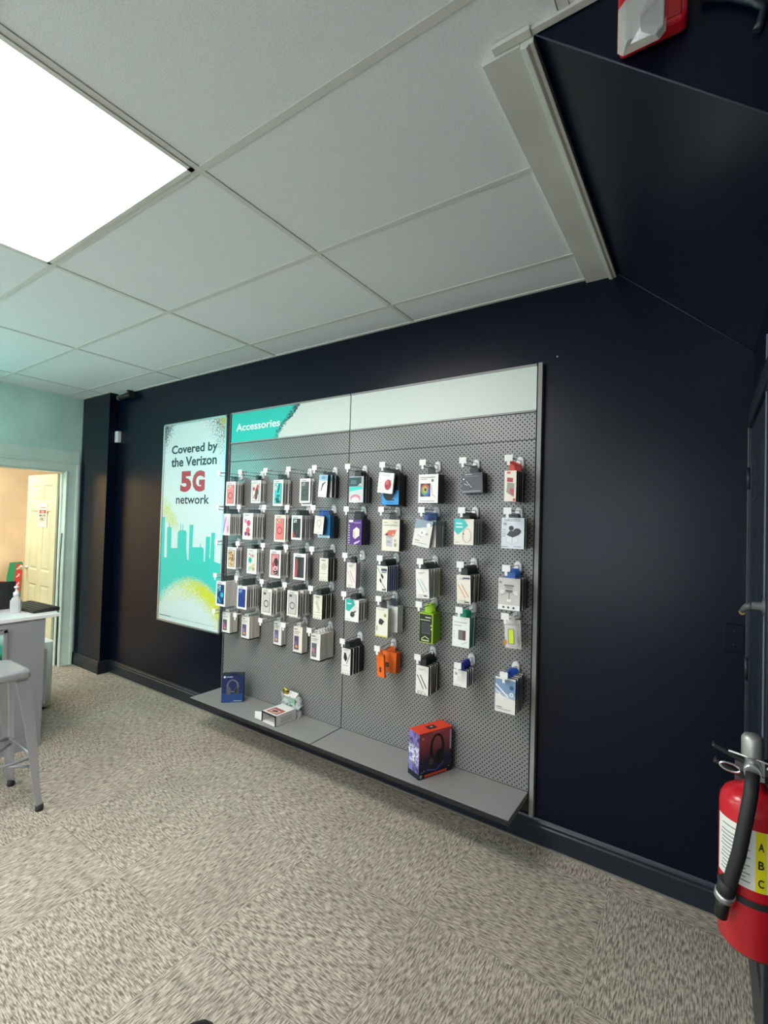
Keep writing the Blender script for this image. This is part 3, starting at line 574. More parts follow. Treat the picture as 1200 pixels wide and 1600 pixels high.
gal = [P_([(.17, .10), (.5, .10), (.83, .4), (.83, .7), (.45, .5)], '1b4f8c'), E(.66, .46, .16, .1, '35b8d4'), L_(.22, .8, .5, .62, .08, '6fd0dc'), L_(.2, .36, .55, .14, .07, '2fa4c4'), E(.3, .62, .1, .08, '1d7ea6')]
S(4, 1, PCB, PCC, 'with blue galaxy case', 'white phone case box seen edge-on', .112, .188, .017, 1.127, -.188, 6, .020, W0, 'e6e2d8', case('10365f', None, 'a8dbe4', gal, wb='0c2743'))
S(4, 2, PCB, PCC, 'with plain royal blue case', WB, .106, .168, .016, 1.116, -.190, 6, .021, W0, 'd2cec8', case('24408f', '1c3478', '8fa6da', wb='1c2f6a'), slot='4a443e')
S(4, 3, PCB, PCC, 'with clear black-ringed case', 'white and clear phone case box', .102, .180, .017, 1.124, -.193, 6, .0225, 'efece4', 'dedad2', case('cfc6bd', '2c2a29', None, [E(.34, .80, .12, .045, '4a4643')], wb='544c45'), slot='3c3a37', drop={1: .012})
S(4, 4, PCB, PCC, 'with clear grey-ringed case', WB, .102, .172, .018, 1.129, -.165, 5, .025, 'efece4', 'd6d4d0', case('cfc8c1', '3a3836', None, [E(.34, .80, .12, .045, '4a4643')], wb='544e49'), slot='44413e', drop={1: .014})
S(4, 5, 'screen_protector_box', 'accessory box', 'cream and black with slanted lens print', 'black accessory box', .076, .155, .018, 1.127, -.171, 5, .022, 'eee8d6', BS, pr(L_(.3, .72, .7, .36, .2, 'd8d1bf'), L_(.35, .72, .75, .36, .02, 'a8a292'), txt(.9, .2, .7, '6b665a', .03), txt(.27, .2, .85), R(0, .155, 1, .165, 'b5ae9c'), *dots3))
S(4, 6, 'charger_box', 'charger box', 'white with teal corner and black plug', 'white charger box', .108, .136, .025, 1.122, -.134, 3, .028, 'f1efec', 'e2e0de', pr(P_([(.06, .5), (.3, .44), (.72, .78), (.6, 1), (.06, 1)], '34bcb4'), txt(.78, .16, .48, 'd8f4f0', .05), E(.56, .33, .16, .13, '53504e'), L_(.6, .4, .8, .5, .06, '3f3d3c'), E(.5, .28, .1, .06, '2f2d2c'), txt(.08, .06, .4)), slot='2c2e30')
S(4, 7, 'charger_box', 'charger box', 'white and yellow with black charger', 'tall white charger box', .086, .168, .034, 1.108, -.178, 1, .04, 'efeadb', 'c7cbc6', pr(R(0, 0, 1, .05, 'ded75a'), P_([(.26, .46), (.5, .4), (.72, .54), (.5, .62), (.3, .62)], '3a3835'), E(.36, .5, .1, .08, '2a2826'), R(.68, .70, .86, .8, 'a59a52'), L_(.12, .2, .12, .36, .06, '8a857a'), txt(.93, .15, .7, 'b5b0a4')))
S(4, 8, 'charger_box', 'accessory box', 'lime green with black front', 'lime green accessory box', .088, .166, .044, 1.106, -.130, 2, .050, 'a6cf1c', '93bd14', pr(R(.02, .02, .92, .96, '1a1c18'), R(.2, .3, .8, .68, '4c504e'), R(.24, .34, .76, .66, '373a3a'), txt(.84, .45, .85, 'c9d0a8', .04), txt(.75, .08, .8, 'b9c09a', .03), E(.88, .6, .04, .03, 'e0f0a0'), E(.9, .48, .04, .03, 'e0f0a0'), R(.2, .06, .75, .10, 'c5d488'), L_(.2, .12, .45, .22, .03, 'c5d488'), L_(.45, .22, .75, .14, .03, 'c5d488')), tab='a6cf1c')
S(4, 9, 'wallet_box', 'accessory box', 'white and green with black card wallet', 'green accessory box', .098, .158, .024, 1.126, -.185, 3, .030, 'edf0ea', '1f8a72', pr(R(.36, .24, .78, .56, '5a4a44'), R(.38, .26, .62, .54, '77706c'), R(.68, .25, .77, .55, '6b3a34'), txt(.80, .1, .85, 'b9c4bc', .03), txt(.70, .1, .55), txt(.5, .08, .16), txt(.4, .08, .16), txt(.3, .08, .16), L_(.55, .1, .9, .2, .02, 'a9c8bc')), tab='1fa07e', jig=3)
S(4, 10, 'air_freshener_pack', 'blister pack', 'clear with a yellow-green stick', None, .082, .145, .04, 1.135, -.150, 1, .05, 'e6dcd6', 'd9ccc8', pr(R(.36, .2, .74, .72, '6a6a5e'), R(.40, .22, .70, .70, 'd6e622'), E(.16, .25, .12, .1, 'c98a4a'), txt(.84, .2, .85, 'bdb0aa', .05), txt(.06, .2, .9, 'c9bdb8', .04)), kind='blister', tab='cfc7c4', roll=3)
S(5, 1, 'screen_protector_box', 'screen protector box', 'white with pink and grey phone', 'white screen protector box', .090, .156, .021, .886, -.130, 3, .026, 'f1ece4', 'dcd6cc', scr('5a585c', 'b05c86', 'c98aa4'), tab='e6e2dc', bottom='1d1d1e', tabh=.02)
S(5, 2, 'screen_protector_box', 'screen protector box', 'white with purple and gold phone', 'white screen protector box', .087, .158, .0175, .886, -.145, 5, .020, 'f1ece4', 'd2ccc2', scr('6a5a80', '9a7aa4', 'e0a860'), tab='e6e2dc', bottom='1d1d1e', tabh=.02)
S(5, 3, 'screen_protector_box', 'screen protector box', 'white with lilac phone', 'white screen protector box', .078, .166, .014, .878, -.080, 3, .0165, 'f1ece4', 'dcd6cc', scr('7a6c90', 'a48ab4', 'e0b080'), tab='e6e2dc', bottom='1d1d1e', tabh=.025)
S(5, 4, 'screen_protector_box', 'screen protector box', 'white with violet and orange phone', 'white screen protector box', .083, .176, .015, .878, -.104, 3, .018, 'f1e8da', 'c9c3ba', scr('5f4c70', '8a6a94', 'e09a50'), tab='e6e2dc', bottom='1d1d1e', tabh=.025)
S(5, 5, 'screen_protector_box', 'screen protector box', 'white with grey and pink phone', 'white screen protector box', .080, .168, .024, .880, -.182, 5, .027, 'f1ece4', 'e4dfd6', scr('62666a', 'c0708e', '8a8288'), tab='e6e2dc', bottom='1d1d1e', tabh=.022)
S(5, 6, 'charger_box', 'charger box', 'white with black diamond adapter', 'black-edged charger box', .070, .160, .024, .826, -.174, 5, .028, 'efece6', '17181a', pr(P_([(.22, .62), (.48, .48), (.66, .62), (.48, .82), (.3, .84)], '1d1d1f'), L_(.6, .42, .95, .82, .05, '2b2b2d'), txt(.34, .2, .8), txt(.93, .2, .75), R(0, .155, 1, .165, 'c0bcb4'), *dots3), tab='26262a')
S(5, 7, 'earbuds_card', 'accessory card', 'orange with a black square', 'orange accessory box', .075, .128, .012, .838, -.185, 1, .03, 'ee6b1c', 'd9590f', pr(R(.36, .22, .62, .44, '2a1c16'), E(.49, .33, .07, .05, '6a4a3a'), txt(.86, .2, .8, 'f4a060')), tab='ee6b1c', roll=7, yaw=-22)
S(5, 8, 'cable_box', 'cable box', 'white with black cable', 'black and white cable box', .080, .158, .017, .816, -.155, 5, .025, 'efebe3', '1b1b1d', cable('4a4542', '3a3634', *dots3), tab='222225', jig=2)
S(5, 9, 'adapter_box', 'accessory box', 'small white box under navy hang card', 'navy accessory box', .077, .086, .016, .846, -.180, 4, .026, 'f0ece8', '23286a', pr(txt(.8, .1, .4, '9a95a0', .05), R(.12, .68, .3, .84, 'a3a0aa'), R(.3, .3, .8, .62, 'e4dfda'), txt(.08, .1, .6)), tab='2a2f8c', jig=3, tabh=.04)
S(5, 10, 'stylus_box', 'accessory box', 'blue and white with white stylus', 'grey-edged accessory box', .103, .172, .018, .860, -.190, 5, .029, 'ebe8e0', '596270', pr(P_([(0, .52), (1, .40), (1, .94), (0, .94)], '7f9bbd'), P_([(0, .52), (1, .40), (1, .52), (0, .62)], 'a9b9cb'), L_(.02, .78, .66, .46, .05, 'f2f4f6'), L_(.0, .64, .4, .44, .04, 'dfe4ea'), P_([(.12, .50), (.26, .54), (.44, .42), (.38, .36), (.2, .42)], 'f3f2ee'), E(.82, .74, .1, .06, '2f5f96'), E(.82, .55, .1, .06, 'f2f4f6'), E(.82, .55, .05, .03, 'a9b5c2'), txt(.14, .08, .35, '6a6862', .02), txt(.09, .08, .8)), tab='2451b4', jig=3)

def make_hook(L):
    t = thing('peg_hook', '', 'peg hook', group='white-backed peg hooks on the pegboard')
    w = MB()
    out = [(a * (1 - .10 * b / .03), b) for a, b in rrect(.043, .066, .019, 5)]
    w.loft([[(a, 0, b) for a, b in out], [(a, -.008, b) for a, b in out], [(a * .8, -.013, b * .85) for a, b in out]], WPL); w.box((-.005, -.017, -.018), (.005, -.013, .014), WPL); w.build('back_plate', t)
    # load wire with up-turned end and scanner wire above it
    MB().tube([(0, -.012, -.014), (0, -L + .012, -.016), (0, -L + .004, -.013), (0, -L + .001, -.004)], .0024, WIRE, 6).tube([(0, -.012, .012), (0, -L * .5, .010), (0, -L - .004, .004)], .0019, WIRE, 6).build('wire_arm', t)
    MB().box((-.020, -L - .010, -.010), (.020, -L - .007, .022), CARD).box((-.0065, -L - .010, -.030), (.0065, -L - .008, -.010), CARD).tube([(0, -L + .05, .010), (0, -L - .006, .008)], .0055, WPL, 8).build('price_tag', t)
    return t
hookL = None; hookR = None; first_used = set()
for (r, c, name, cat, what, beh, Wd, Hh, T, top, yf, n, step, box, side, prints, tab, o) in SP:
    X = COLX[c]; Z = (ROWL if c <= 5 else ROWR)[r]; Lh = .205 if c <= 5 else .178
    pos = '%s, %s' % (COLN[c], ROWN[r])
    if (Lh not in first_used): hk = make_hook(Lh); first_used.add(Lh); protos = globals().setdefault('PROTO', {}); protos[Lh] = hk; hk.location = (X, BY, Z)
    else: hk = dup(PROTO[Lh], (X, BY, Z), (0, 0, 0))
    hk['label'] = 'white-backed wire hook and blank tag, %s' % pos
    tabh = o.get('tabh', max(.02, Z - .012 - top + .008))
    grp = 'packets hanging on the %s of the %s' % (COLN[c], ROWN[r])
    base = packet(name, '', cat, Wd, Hh, T, box, side, prints, tab, grp, o.get('slot'), o.get('kind', 'box'), tabh, o.get('bottom'))
    if o.get('brand'): text_mesh('NAUTICA', mat('8b939b', .4), .082, .012, (-.043, -.0012, Hh * .885), parent=base)
    roll, yaw, jig = math.radians(o.get('roll', 0)), math.radians(o.get('yaw', 0)), o.get('jig', .8)
    def place(ob, k, roll, yaw):
        dz = -o.get('drop', {}).get(k, 0); y = yf + k * step
        m = Matrix.Translation((X + random.uniform(-.002, .002), y, top + dz)) @ Matrix.Rotation(yaw, 4, 'Z') @ Matrix.Rotation(-roll, 4, 'Y') @ Matrix.Translation((0, 0, -Hh))
        ob.location = m.to_translation(); ob.rotation_euler = m.to_euler()
    place(base, 0, roll, yaw)
    kindword = cat if not what.startswith(('white', 'clear', 'dark', 'cream', 'small', 'purple', 'pale', 'grey', 'silver', 'lime', 'orange', 'blue')) else cat
    base['label'] = ('%s %s, %s' % (cat, what, pos)) if what.startswith('with') else ('%s, %s, %s' % (cat, what, pos))
    if what.startswith('with'): base['label'] = 'white ' + base['label']
    for k in range(1, n):
        d = dup(base, (0, 0, 0), (0, 0, 0)); place(d, k, math.radians(random.uniform(-jig, jig) * .7), math.radians(random.uniform(-jig, jig)))
        d['label'] = '%s behind the front one, %s' % (beh, pos)
        if o.get('alt') and k in (2, 4):
            ch = [q for q in d.children if q.name.startswith('box')][0]; me = ch.data.copy(); ch.data = me
            for i, mm in enumerate(me.materials):
                if mm == mat(side, .42): me.materials[i] = mat(o['alt'], .42)
            d['label'] = 'yellow-edged cable box in the pale blue stack, %s' % pos
        if o.get('beh_side'):
            ch = [q for q in d.children if q.name.startswith('box')][0]; me = ch.data.copy(); ch.data = me
            me.materials[0] = mat('20283a', .4)
# packets of another kind behind the front one
def extra(r, c, name, label, cat, W_, Hh, T, top, y, box, side, prints, tab, roll=0, yaw=0, slot=None, dx=0):
    X = COLX[c]; Z = (ROWL if c <= 5 else ROWR)[r]
    t = packet(name, '%s, %s, %s' % (label, COLN[c], ROWN[r]), cat, W_, Hh, T, box, side, prints, tab, None, slot, 'box', max(.02, Z - .004 - top))
    m = Matrix.Translation((X + dx, y, top)) @ Matrix.Rotation(math.radians(yaw), 4, 'Z') @ Matrix.Rotation(math.radians(-roll), 4, 'Y') @ Matrix.Translation((0, 0, -Hh)); t.location = m.to_translation(); t.rotation_euler = m.to_euler(); return t
bluep = pr(E(.42, .42, .36, .3, '12141c', 24), R(.0, .45, 1, 1, '12141c'), txt(.13, .4, .75, '0f2238', .035), txt(.06, .3, .7, '1d5a94', .015))
extra(1, 7, 'earbuds_box', 'bright blue and black earbuds box behind the white card', 'earbuds box', .122, .188, .045, 1.906, -.125, '2f9ae0', '111522', bluep, '2a2c30')
extra(1, 7, 'earbuds_box', 'black earbuds box at the back of the blue one', 'earbuds box', .112, .190, .042, 1.900, -.076, '15171d', '0d0e12', pr(txt(.5)), '2a2c30')
extra(2, 5, 'charger_box', 'large bright blue accessory box behind the cream one', 'accessory box', .105, .150, .040, 1.648, -.135, '1f78b0', '17649a', pr(R(0, .0, 1, .1, 'bfe0ee'), R(.0, .1, .16, .95, 'e8e4d8')), '2d56a8')
extra(2, 5, 'charger_box', 'black accessory box at the back of the blue one', 'accessory box', .098, .150, .036, 1.645, -.088, '191a20', '121318', pr(txt(.5)), '2d2d30')
extra(4, 7, 'charger_box', 'tall plain white box behind the yellow-bottomed one', 'charger box', .112, .150, .062, 1.112, -.112, 'e9ebea', 'd0d3d2', pr(txt(.3)), '4a4c58', dx=.012)
extra(5, 7, 'earbuds_box', 'orange accessory box behind the tilted orange card', 'accessory box', .105, .120, .05, .838, -.105, 'f0701e', 'd85c12', pr(R(.30, .24, .52, .46, '2a1c16'), E(.41, .35, .07, .05, '6a4a3a'), txt(.86, .2, .8, 'f4a060')), 'ee6b1c', dx=.012, roll=-2)

# ------------------------------------------------------------------ things on the shelves
SZ = .255
# navy headphone box
t = thing('headphone_box', 'navy headphone box standing on the left shelf', 'headphone box', (-2.87, -.19, SZ + .0005), math.radians(43.0))
NB_ = mat('1b2c5e', .35)
MB().box((-.078, 0, 0), (.078, .068, .200), NB_, mat('10182f', .4)).build('box', t, .001)
mk_print('printed_front', [R(.02, .02, .98, .32, '24477f'), RG(.5, .6, .28, .24, .05, '6a6c78'), E(.32, .42, .11, .15, '5a5c68'), E(.68, .42, .11, .15, '4a4c58'), E(.66, .42, .06, .1, '2a2c38'), E(.13, .93, .05, .04, 'e9edf4'), R(.21, .915, .5, .945, 'b9c4d8'), R(.55, .04, .92, .07, 'a9b8d0'), R(.42, .025, .55, .035, '7f94b8')], .156, .200, t)
MB().prism([(-.03, .2), (.03, .2), (.03, .212), (-.03, .212)], 1, .030, .034, mat('39425a', .4)).build('hang_tab', t)
# orange and purple headset box
t = thing('headset_box', 'orange-topped purple headset box standing on the right shelf', 'headset box', (-1.196, -.1735, SZ + .0005), math.radians(67.0))
def m_headset(front):
    n = NB('headset_box_print', .3, 0, .5); x, y, z = n.xyz()
    if front:
        c = n.mix(n.ramp(n.M('ADD', z, n.M('MULTIPLY', n.noise(n.tc.outputs['Object'], 20, 3), .03)), .09, .235), (.022, .014, .045), (.52, .09, .10))
        return n.color(n.mix(n.ramp(z, .0, .09), (.012, .016, .05), c))
    f = n.noise(n.vec(n.M('MULTIPLY', y, 2.2), 0.0, z), 26, 4, .6, 1.2)
    c = n.mix(n.ramp(f, .35, .6), (.035, .025, .12), (.24, .20, .52))
    g = n.M('MULTIPLY', n.ramp(n.noise(n.vec(y, 3.0, z), 42, 3, .6, 1.0), .45, .58), n.M('MULTIPLY', n.ramp(z, .05, .10), n.ramp(z, .13, .19, 1.0, 0.0)))
    return n.color(n.mix(g, c, (.85, .85, .92)))
FW_, FD, FH = .226, .095, .240
b = MB(); FM, SM, OM = m_headset(True), m_headset(False), mat('f2400f', .35)
b.box((-FW_ / 2, 0, 0), (FW_ / 2, FD, FH - .002), FM, SM); b.box((-FW_ / 2, 0, FH - .002), (FW_ / 2, FD, FH), OM); b.box((-FW_ / 2 - .0004, -.0004, 0), (FW_ / 2 + .0004, FD + .0004, .028), mat('10101c', .4)); b.build('box', t)
mk_print('printed_front', [RG(.54, .62, .22, .30, .045, '1a1216'), P_([(.32, .62), (.37, .70), (.42, .34), (.32, .32)], '1a1216'), E(.36, .34, .10, .13, '2a2228'), E(.36, .34, .06, .08, '5a4a44'), E(.62, .40, .13, .17, '17131b'), P_([(.70, .72), (.77, .66), (.72, .4), (.64, .44)], '1f1820'), E(.10, .88, .04, .03, 'f08a80'), R(.92, .5, .97, .94, 'd8c8d0'), R(.40, .955, .75, .967, 'e09a90'), L_(.24, .18, .5, .12, .03, '5a66b8'), L_(.5, .12, .74, .26, .03, '5a66b8'), R(.16, .025, .84, .085, 'e8563c'), E(.05, .07, .045, .04, 'a9b4d0'), R(.06, .14, .1, .16, 'a0a4c0'), R(.13, .16, .17, .18, 'a0a4c0'), R(.88, .12, .92, .14, 'a0a4c0')], FW_, FH, t)
MB().box((-.028, .025, FH), (.028, .062, FH + .0015), BLACK).box((-.008, .037, FH + .0015), (.008, .048, FH + .003), mat('c8a8a0', .4)).build('handle_tab', t)
# open white carton lying down
t = thing('open_carton', 'small white carton lying open on the left shelf', 'carton', (-2.382, -.282, SZ + .0005), math.radians(-4.0))
cw, cd, ch_ = .145, .175, .068
b = MB(); e = .0025
for a, c in (((-cw / 2, 0, 0), (cw / 2, cd, e)), ((-cw / 2, 0, ch_ - e), (cw / 2, cd, ch_)), ((-cw / 2, 0, 0), (-cw / 2 + e, cd, ch_)), ((cw / 2 - e, 0, 0), (cw / 2, cd, ch_)), ((-cw / 2, cd - e, 0), (cw / 2, cd, ch_))): b.box(a, c, CARD)
b.build('box', t)
b = MB()
for a, c in (((-cw / 2, -.0008, ch_ - .009), (cw / 2, .003, ch_ + .0006)), ((-cw / 2 - .0005, -.0008, 0), (-cw / 2 + .008, .003, ch_)), ((cw / 2 - .008, -.0008, 0), (cw / 2 + .0005, .003, ch_))): b.box(a, c, BLACK)
b.build('open_edge', t)
MB().poly([(-cw / 2, 0, .003), (-cw / 2, 0, ch_ - .006), (-cw / 2 - .055, -.014, ch_ - .012), (-cw / 2 - .055, -.014, .010)], CARD).build('flap', t)
w = MB()
for pts, c, z in (([(-.05, .02), (.055, .02), (.055, .10), (-.05, .10)], 'b9564e', .0005), ([(-.035, .03), (.04, .03), (.04, .075), (-.035, .075)], 'e6c3b4', .0008), ([(-.02, .035), (.03, .05), (.01, .07), (-.02, .06)], '3a2422', .0011)):
    w.poly([(a, q, ch_ + z) for a, q in pts], mat(c, .4))
for k in range(3): w.poly([(cw / 2 + .0006, .04, .018 + .012 * k), (cw / 2 + .0006, .14, .018 + .012 * k), (cw / 2 + .0006, .14, .022 + .012 * k), (cw / 2 + .0006, .04, .022 + .012 * k)], mat('a8a29a', .5))
w.build('printed_front', t)
# crumpled clear clamshell behind it
t = thing('clear_clamshell', 'crumpled clear plastic clamshell behind the open white carton', 'plastic packaging', (-2.385, -.088, SZ + .0005), math.radians(-3))
bm = bmesh.new(); bmesh.ops.create_grid(bm, x_segments=9, y_segments=7, size=.5)
rg = random.Random(3)
for v in bm.verts: v.co = Vector((v.co.x * .19, rg.uniform(-.016, .016), (v.co.y + .5) * .135))
r_ = bmesh.ops.extrude_face_region(bm, geom=bm.faces[:])
for v in [g for g in r_['geom'] if isinstance(g, bmesh.types.BMVert)]: v.co.y += .016 + rg.uniform(-.006, .006)
bmesh.ops.recalc_face_normals(bm, faces=bm.faces); me = bpy.data.meshes.new('plastic_shell'); bm.to_mesh(me); bm.free(); me.materials.append(m_clear('crumpled_clear_plastic', (.9, .95, .95), .35, .06)); o = bpy.data.objects.new('plastic_shell', me); C.objects.link(o); o.parent = t
MB().loft([[(-.045, -.01, .125), (.065, -.006, .122), (.060, .03, .128), (-.05, .03, .130)], [(-.05, -.012, .132), (.07, -.01, .138), (.055, .03, .150), (-.03, .03, .152)]], CARD).build('white_insert', t)
MB().lathe([(0, -.004), (.026, -.002), (.028, .004), (.018, .008), (0, .009)], (-.045, -.004, .150), mat('b79a3c', .25, .7), 14, 1).box((-.03, -.012, .155), (.0, -.006, .162), BLACK).build('gold_piece', t)
MB().box((-.02, .0, .07), (.05, .012, .118), mat('7fa88f', .5)).build('green_card', t)

# ------------------------------------------------------------------ reception desk and what stands there
DX, DYE, DT = -3.80, -1.06, .90
t = thing('reception_desk', 'grey-fronted reception desk with a white top', 'desk', (DX, DYE, 0))
GREYP = mat('909296', .5, 0); WLAM = mat((.80, .80, .79), .35, 0, 'white_laminate')
MB().box((-.62, -1.5, .878), (.012, .085, .902), WLAM).build('desktop', t, .003)
MB().box((-.022, -1.5, 0), (0, 0, .877), GREYP).build('front_panel', t, .001)
MB().box((-.60, -.022, 0), (-.024, 0, .877), GREYP).build('side_panel', t, .001)
MB().box((-.004, -1.5, .0), (.003, .0, .07), mat('94969a', .4)).build('kick_plate', t)
t = thing('picture_frame', 'silver frame with a teal picture on the front of the desk', 'picture frame', (DX + .001, -1.52, .60))
w = MB(); a, hh = .24, .235
for q in ((-a, 0, a, .022), (-a, hh - .022, a, hh), (-a, 0, -a + .022, hh), (a - .022, 0, a, hh)): w.box((.0, q[0], q[1]), (.016, q[2], q[3]), ALU)
w.build('frame', t, .002)
def m_pic():
    n = NB('teal_picture', .2); x, y, z = n.xyz(); f = n.noise(n.tc.outputs['Object'], 18, 4)
    c = n.mix(n.ramp(z, .04, .10), (.02, .10, .05), (.05, .38, .28)); return n.color(n.mix(n.ramp(n.M('ADD', z, n.M('MULTIPLY', f, .05)), .14, .22), c, (.55, .80, .78)))
MB().box((.001, -a + .02, .02), (.006, a - .02, hh - .02), m_pic()).build('picture', t)
t = thing('storage_pedestal', 'low white rounded cabinet standing behind the reception desk', 'cabinet', (-4.685, -.965, 0))
MB().loft([[(p[0], p[1], z) for p in rrect(.47, .45, .04)] for z in (.03, .55)], mat('f4f3f0', .4), True).build('carcass', t)
MB().box((-.19, -.18, 0), (.19, .18, .03), BLACK).build('plinth', t); MB().box((.236, -.17, .06), (.240, .17, .50), mat('d5d6d6', .4)).box((.2405, -.05, .42), (.252, .05, .435), ALU).build('drawer_front', t)
t = thing('sanitizer_bottle', 'clear hand sanitizer bottle with white pump on the desk', 'bottle', (-4.02, -1.165, DT + .0025), math.radians(-25))
def rr(w_, d, z, r): return [(p[0], p[1], z) for p in rrect(w_, d, r)]
MB().loft([rr(.085, .05, 0, .012), rr(.09, .055, .006, .014), rr(.09, .055, .088, .014), rr(.07, .045, .102, .014), rr(.03, .03, .112, .012), rr(.028, .028, .120, .012)], m_clear('clear_bottle', (.9, .95, .97), .45), True).build('bottle_body', t)
MB().box((-.034, -.0295, .012), (.034, -.0285, .088), WPL).box((-.024, -.0300, .030), (.02, -.0295, .033), mat('7f8a9a', .5)).box((-.024, -.0300, .045), (.02, -.0295, .048), mat('7f8a9a', .5)).box((-.024, -.03, .06), (.024, -.0295, .07), mat('9fb0c4', .5)).box((-.034, .0285, .012), (.034, .0295, .088), WPL).build('bottle_label', t)
MB().lathe([(.018, .118), (.018, .140), (.010, .146), (.006, .150), (.006, .170), (.014, .172), (.014, .184), (0, .186)], (0, 0, 0), WPL, 18).tube([(0, 0, .180), (-.03, 0, .180), (-.046, 0, .172)], .006, WPL, 8).build('pump', t)
t = thing('keyboard', 'black keyboard lying at the right end of the white desktop', 'keyboard', (-4.10, -1.035, DT + .0025), math.radians(4))
MB().prism([(-.085, 0), (.085, 0), (.085, .026), (-.085, .012)], 0, -.21, .21, BLACK).build('case', t, .003)
w = MB()
for r in range(5):
    for c in range(14):
        x0 = -.2 + c * .0286; y0 = -.078 + r * .031; z = .0130 + (y0 + .078) * .0824
        w.box((x0, y0, z - .004), (x0 + .025, y0 + .026, z + .005), mat('2b2a29', .5))
w.build('keys', t)
t = thing('laptop', 'black laptop standing open behind the sanitizer bottle', 'laptop', (-4.33, -1.300, DT + .0025), math.radians(-96))
MB().box((-.19, -.13, 0), (.19, .12, .018), BLACK).build('base', t, .003)
MB().prism([(.12, .014), (.13, .014), (.168, .205), (.158, .205)], 0, -.19, .19, BLACK).build('screen', t, .002)
# bar stool
SXC, SYC, SHH, FO, SO = -3.170, -1.565, .762, .212, .155
t = thing('bar_stool', 'silver metal bar stool in front of the reception desk', 'bar stool', (SXC, SYC, 0))
def sq(h, z, r=.035): return [(p[0], p[1], z) for p in rrect(2 * h, 2 * h, r)]
w = MB().loft([sq(SO - .02, SHH), sq(SO - .006, SHH - .001), sq(SO + .002, SHH - .012), sq(SO + .004, SHH - .045), sq(SO - .002, SHH - .045), sq(SO - .006, SHH - .014), sq(SO - .02, SHH - .008)], STOOLM, True)
w.box((-.05, -.012, SHH - .001), (.05, .012, SHH + .0006), BLACK); w.build('seat', t)
for sx in (-1, 1):
    for sy in (-1, 1):
        rings = []
        for k, (z, off, wd_) in enumerate(((SHH - .042, SO - .004, .070), (SHH * .6, SO + .022, .052), (.12, FO - .012, .034), (.03, FO - .001, .030))):
            cx, cy = sx * off, sy * off
            rings.append([(cx, cy, z), (cx - sx * wd_, cy, z), (cx - sx * wd_, cy - sy * .004, z), (cx - sx * .018, cy - sy * .012, z), (cx - sx * .012, cy - sy * .018, z), (cx - sx * .004, cy - sy * wd_, z), (cx, cy - sy * wd_, z)])
        leg = MB().loft(rings, STOOLM, False).build('leg', t, .002)
        MB().lathe([(.018, .0), (.020, .012), (.017, .034)], (sx * (FO - .012), sy * (FO - .012), 0), RUBBER, 14).build('rubber_foot', leg)
bz = .24; bo = FO - .035
for a, b_, z in (((-bo, -bo), (bo, bo), bz), ((-bo, bo), (bo, -bo), bz + .015)): MB().tube([(a[0], a[1], z), (b_[0], b_[1], z)], .008, STOOLM, 8).build('cross_brace', t)
for a, b_ in (((bo, -bo), (bo, bo)), ((-bo, -bo), (-bo, bo)), ((-bo, bo), (bo, bo)), ((-bo, -bo), (bo, -bo))):
    MB().tube([(a[0], a[1], bz + .05), (b_[0], b_[1], bz + .05)], .008, STOOLM, 8).build('footrest', t)

# ------------------------------------------------------------------ storeroom signs and cable
t = thing('flag_sign', 'curved green and red advertising panel leaning by the storeroom wall', 'sign', (-7.55, -.02, 0), math.radians(90))
pr_ = [(-.07, 0.0), (.06, 0.0), (.075, .55), (.085, .92), (.07, .945), (-.06, .94), (-.085, .75), (-.085, .4)]
MB().prism(pr_, 1, 0, .02, mat('2f9d6a', .5)).build('green_panel', t)
MB().prism([(-.005, .36), (.05, .42), (.065, .60), (.08, .90), (.01, .93), (-.01, .7)], 1, -.004, 0.0, mat('d8433a', .5)).build('red_panel', t)
w = MB()
for z in (.52, .63, .74, .84): w.prism([(.012, z), (.045, z + .02), (.048, z + .05), (.034, z + .048), (.030, z + .028), (.014, z + .02)], 1, -.007, -.004, mat('f4ece4', .5))
w.build('white_marks', t)
t = thing('red_sign', 'rounded red sign with white marks beside the green panel', 'sign', (-7.5, -.20, .30), math.radians(90))
MB().prism([(p[0], p[1] + .2) for p in rrect(.26, .42, .10)], 1, 0, .02, mat('c8352f', .5)).build('panel', t)
w = MB()
for x in (-.06, .0, .06): w.prism([(p[0] + x, p[1] + .30) for p in rrect(.04, .05, .018)], 1, -.004, 0, mat('f4e4dc', .5))
w.build('white_marks', t); MB().box((-.02, .0, -.30), (.02, .02, .02), STEELD).build('post', t)
tag(MB().tube([(XE + .0, -.258, 1.40), (XE - .004, -.262, 1.2), (XE + .004, -.268, 1.0), (XE - .004, -.262, .7), (XE, -.258, .42), (XE, -.262, .02)], .005, RUBBER, 6).build('cable'), 'thin black cable hanging down the doorway jamb', 'cable')

# ------------------------------------------------------------------ wall and ceiling fittings
t = thing('security_camera', 'black bullet camera under the ceiling beside the pilaster', 'camera', (-4.83, -.055, 2.80))
MB().tube([(-.11, -.005, -.005), (.10, 0, .008)], .026, BLACK, 16).build('housing', t)
MB().lathe([(.026, 0), (.026, -.01), (.018, -.012), (.017, -.006), (0, -.005)], (-.11, -.005, -.005), mat('a09a94', .3), 16, 0).build('lens_ring', t)
MB().tube([(.05, 0, .02), (.05, .015, .045)], .010, BLACK, 8).lathe([(.03, .042), (.03, .05)], (.05, .015, 0), BLACK, 16).box((-.05, -.012, .024), (-.01, .012, .034), mat('b8bcb8', .4)).box((.0, -.012, .026), (.03, .012, .036), mat('b8bcb8', .4)).build('bracket', t)
t = thing('motion_sensor', 'small white motion sensor in the corner beside the pilaster', 'sensor', (-5.018, -.001, 2.352))
MB().box((-.028, -.040, 0), (.028, 0, .115), WPL).build('housing', t, .006, 3)
MB().box((-.018, -.043, .03), (.018, -.040, .085), mat('d9dadc', .25)).build('lens', t, .002)
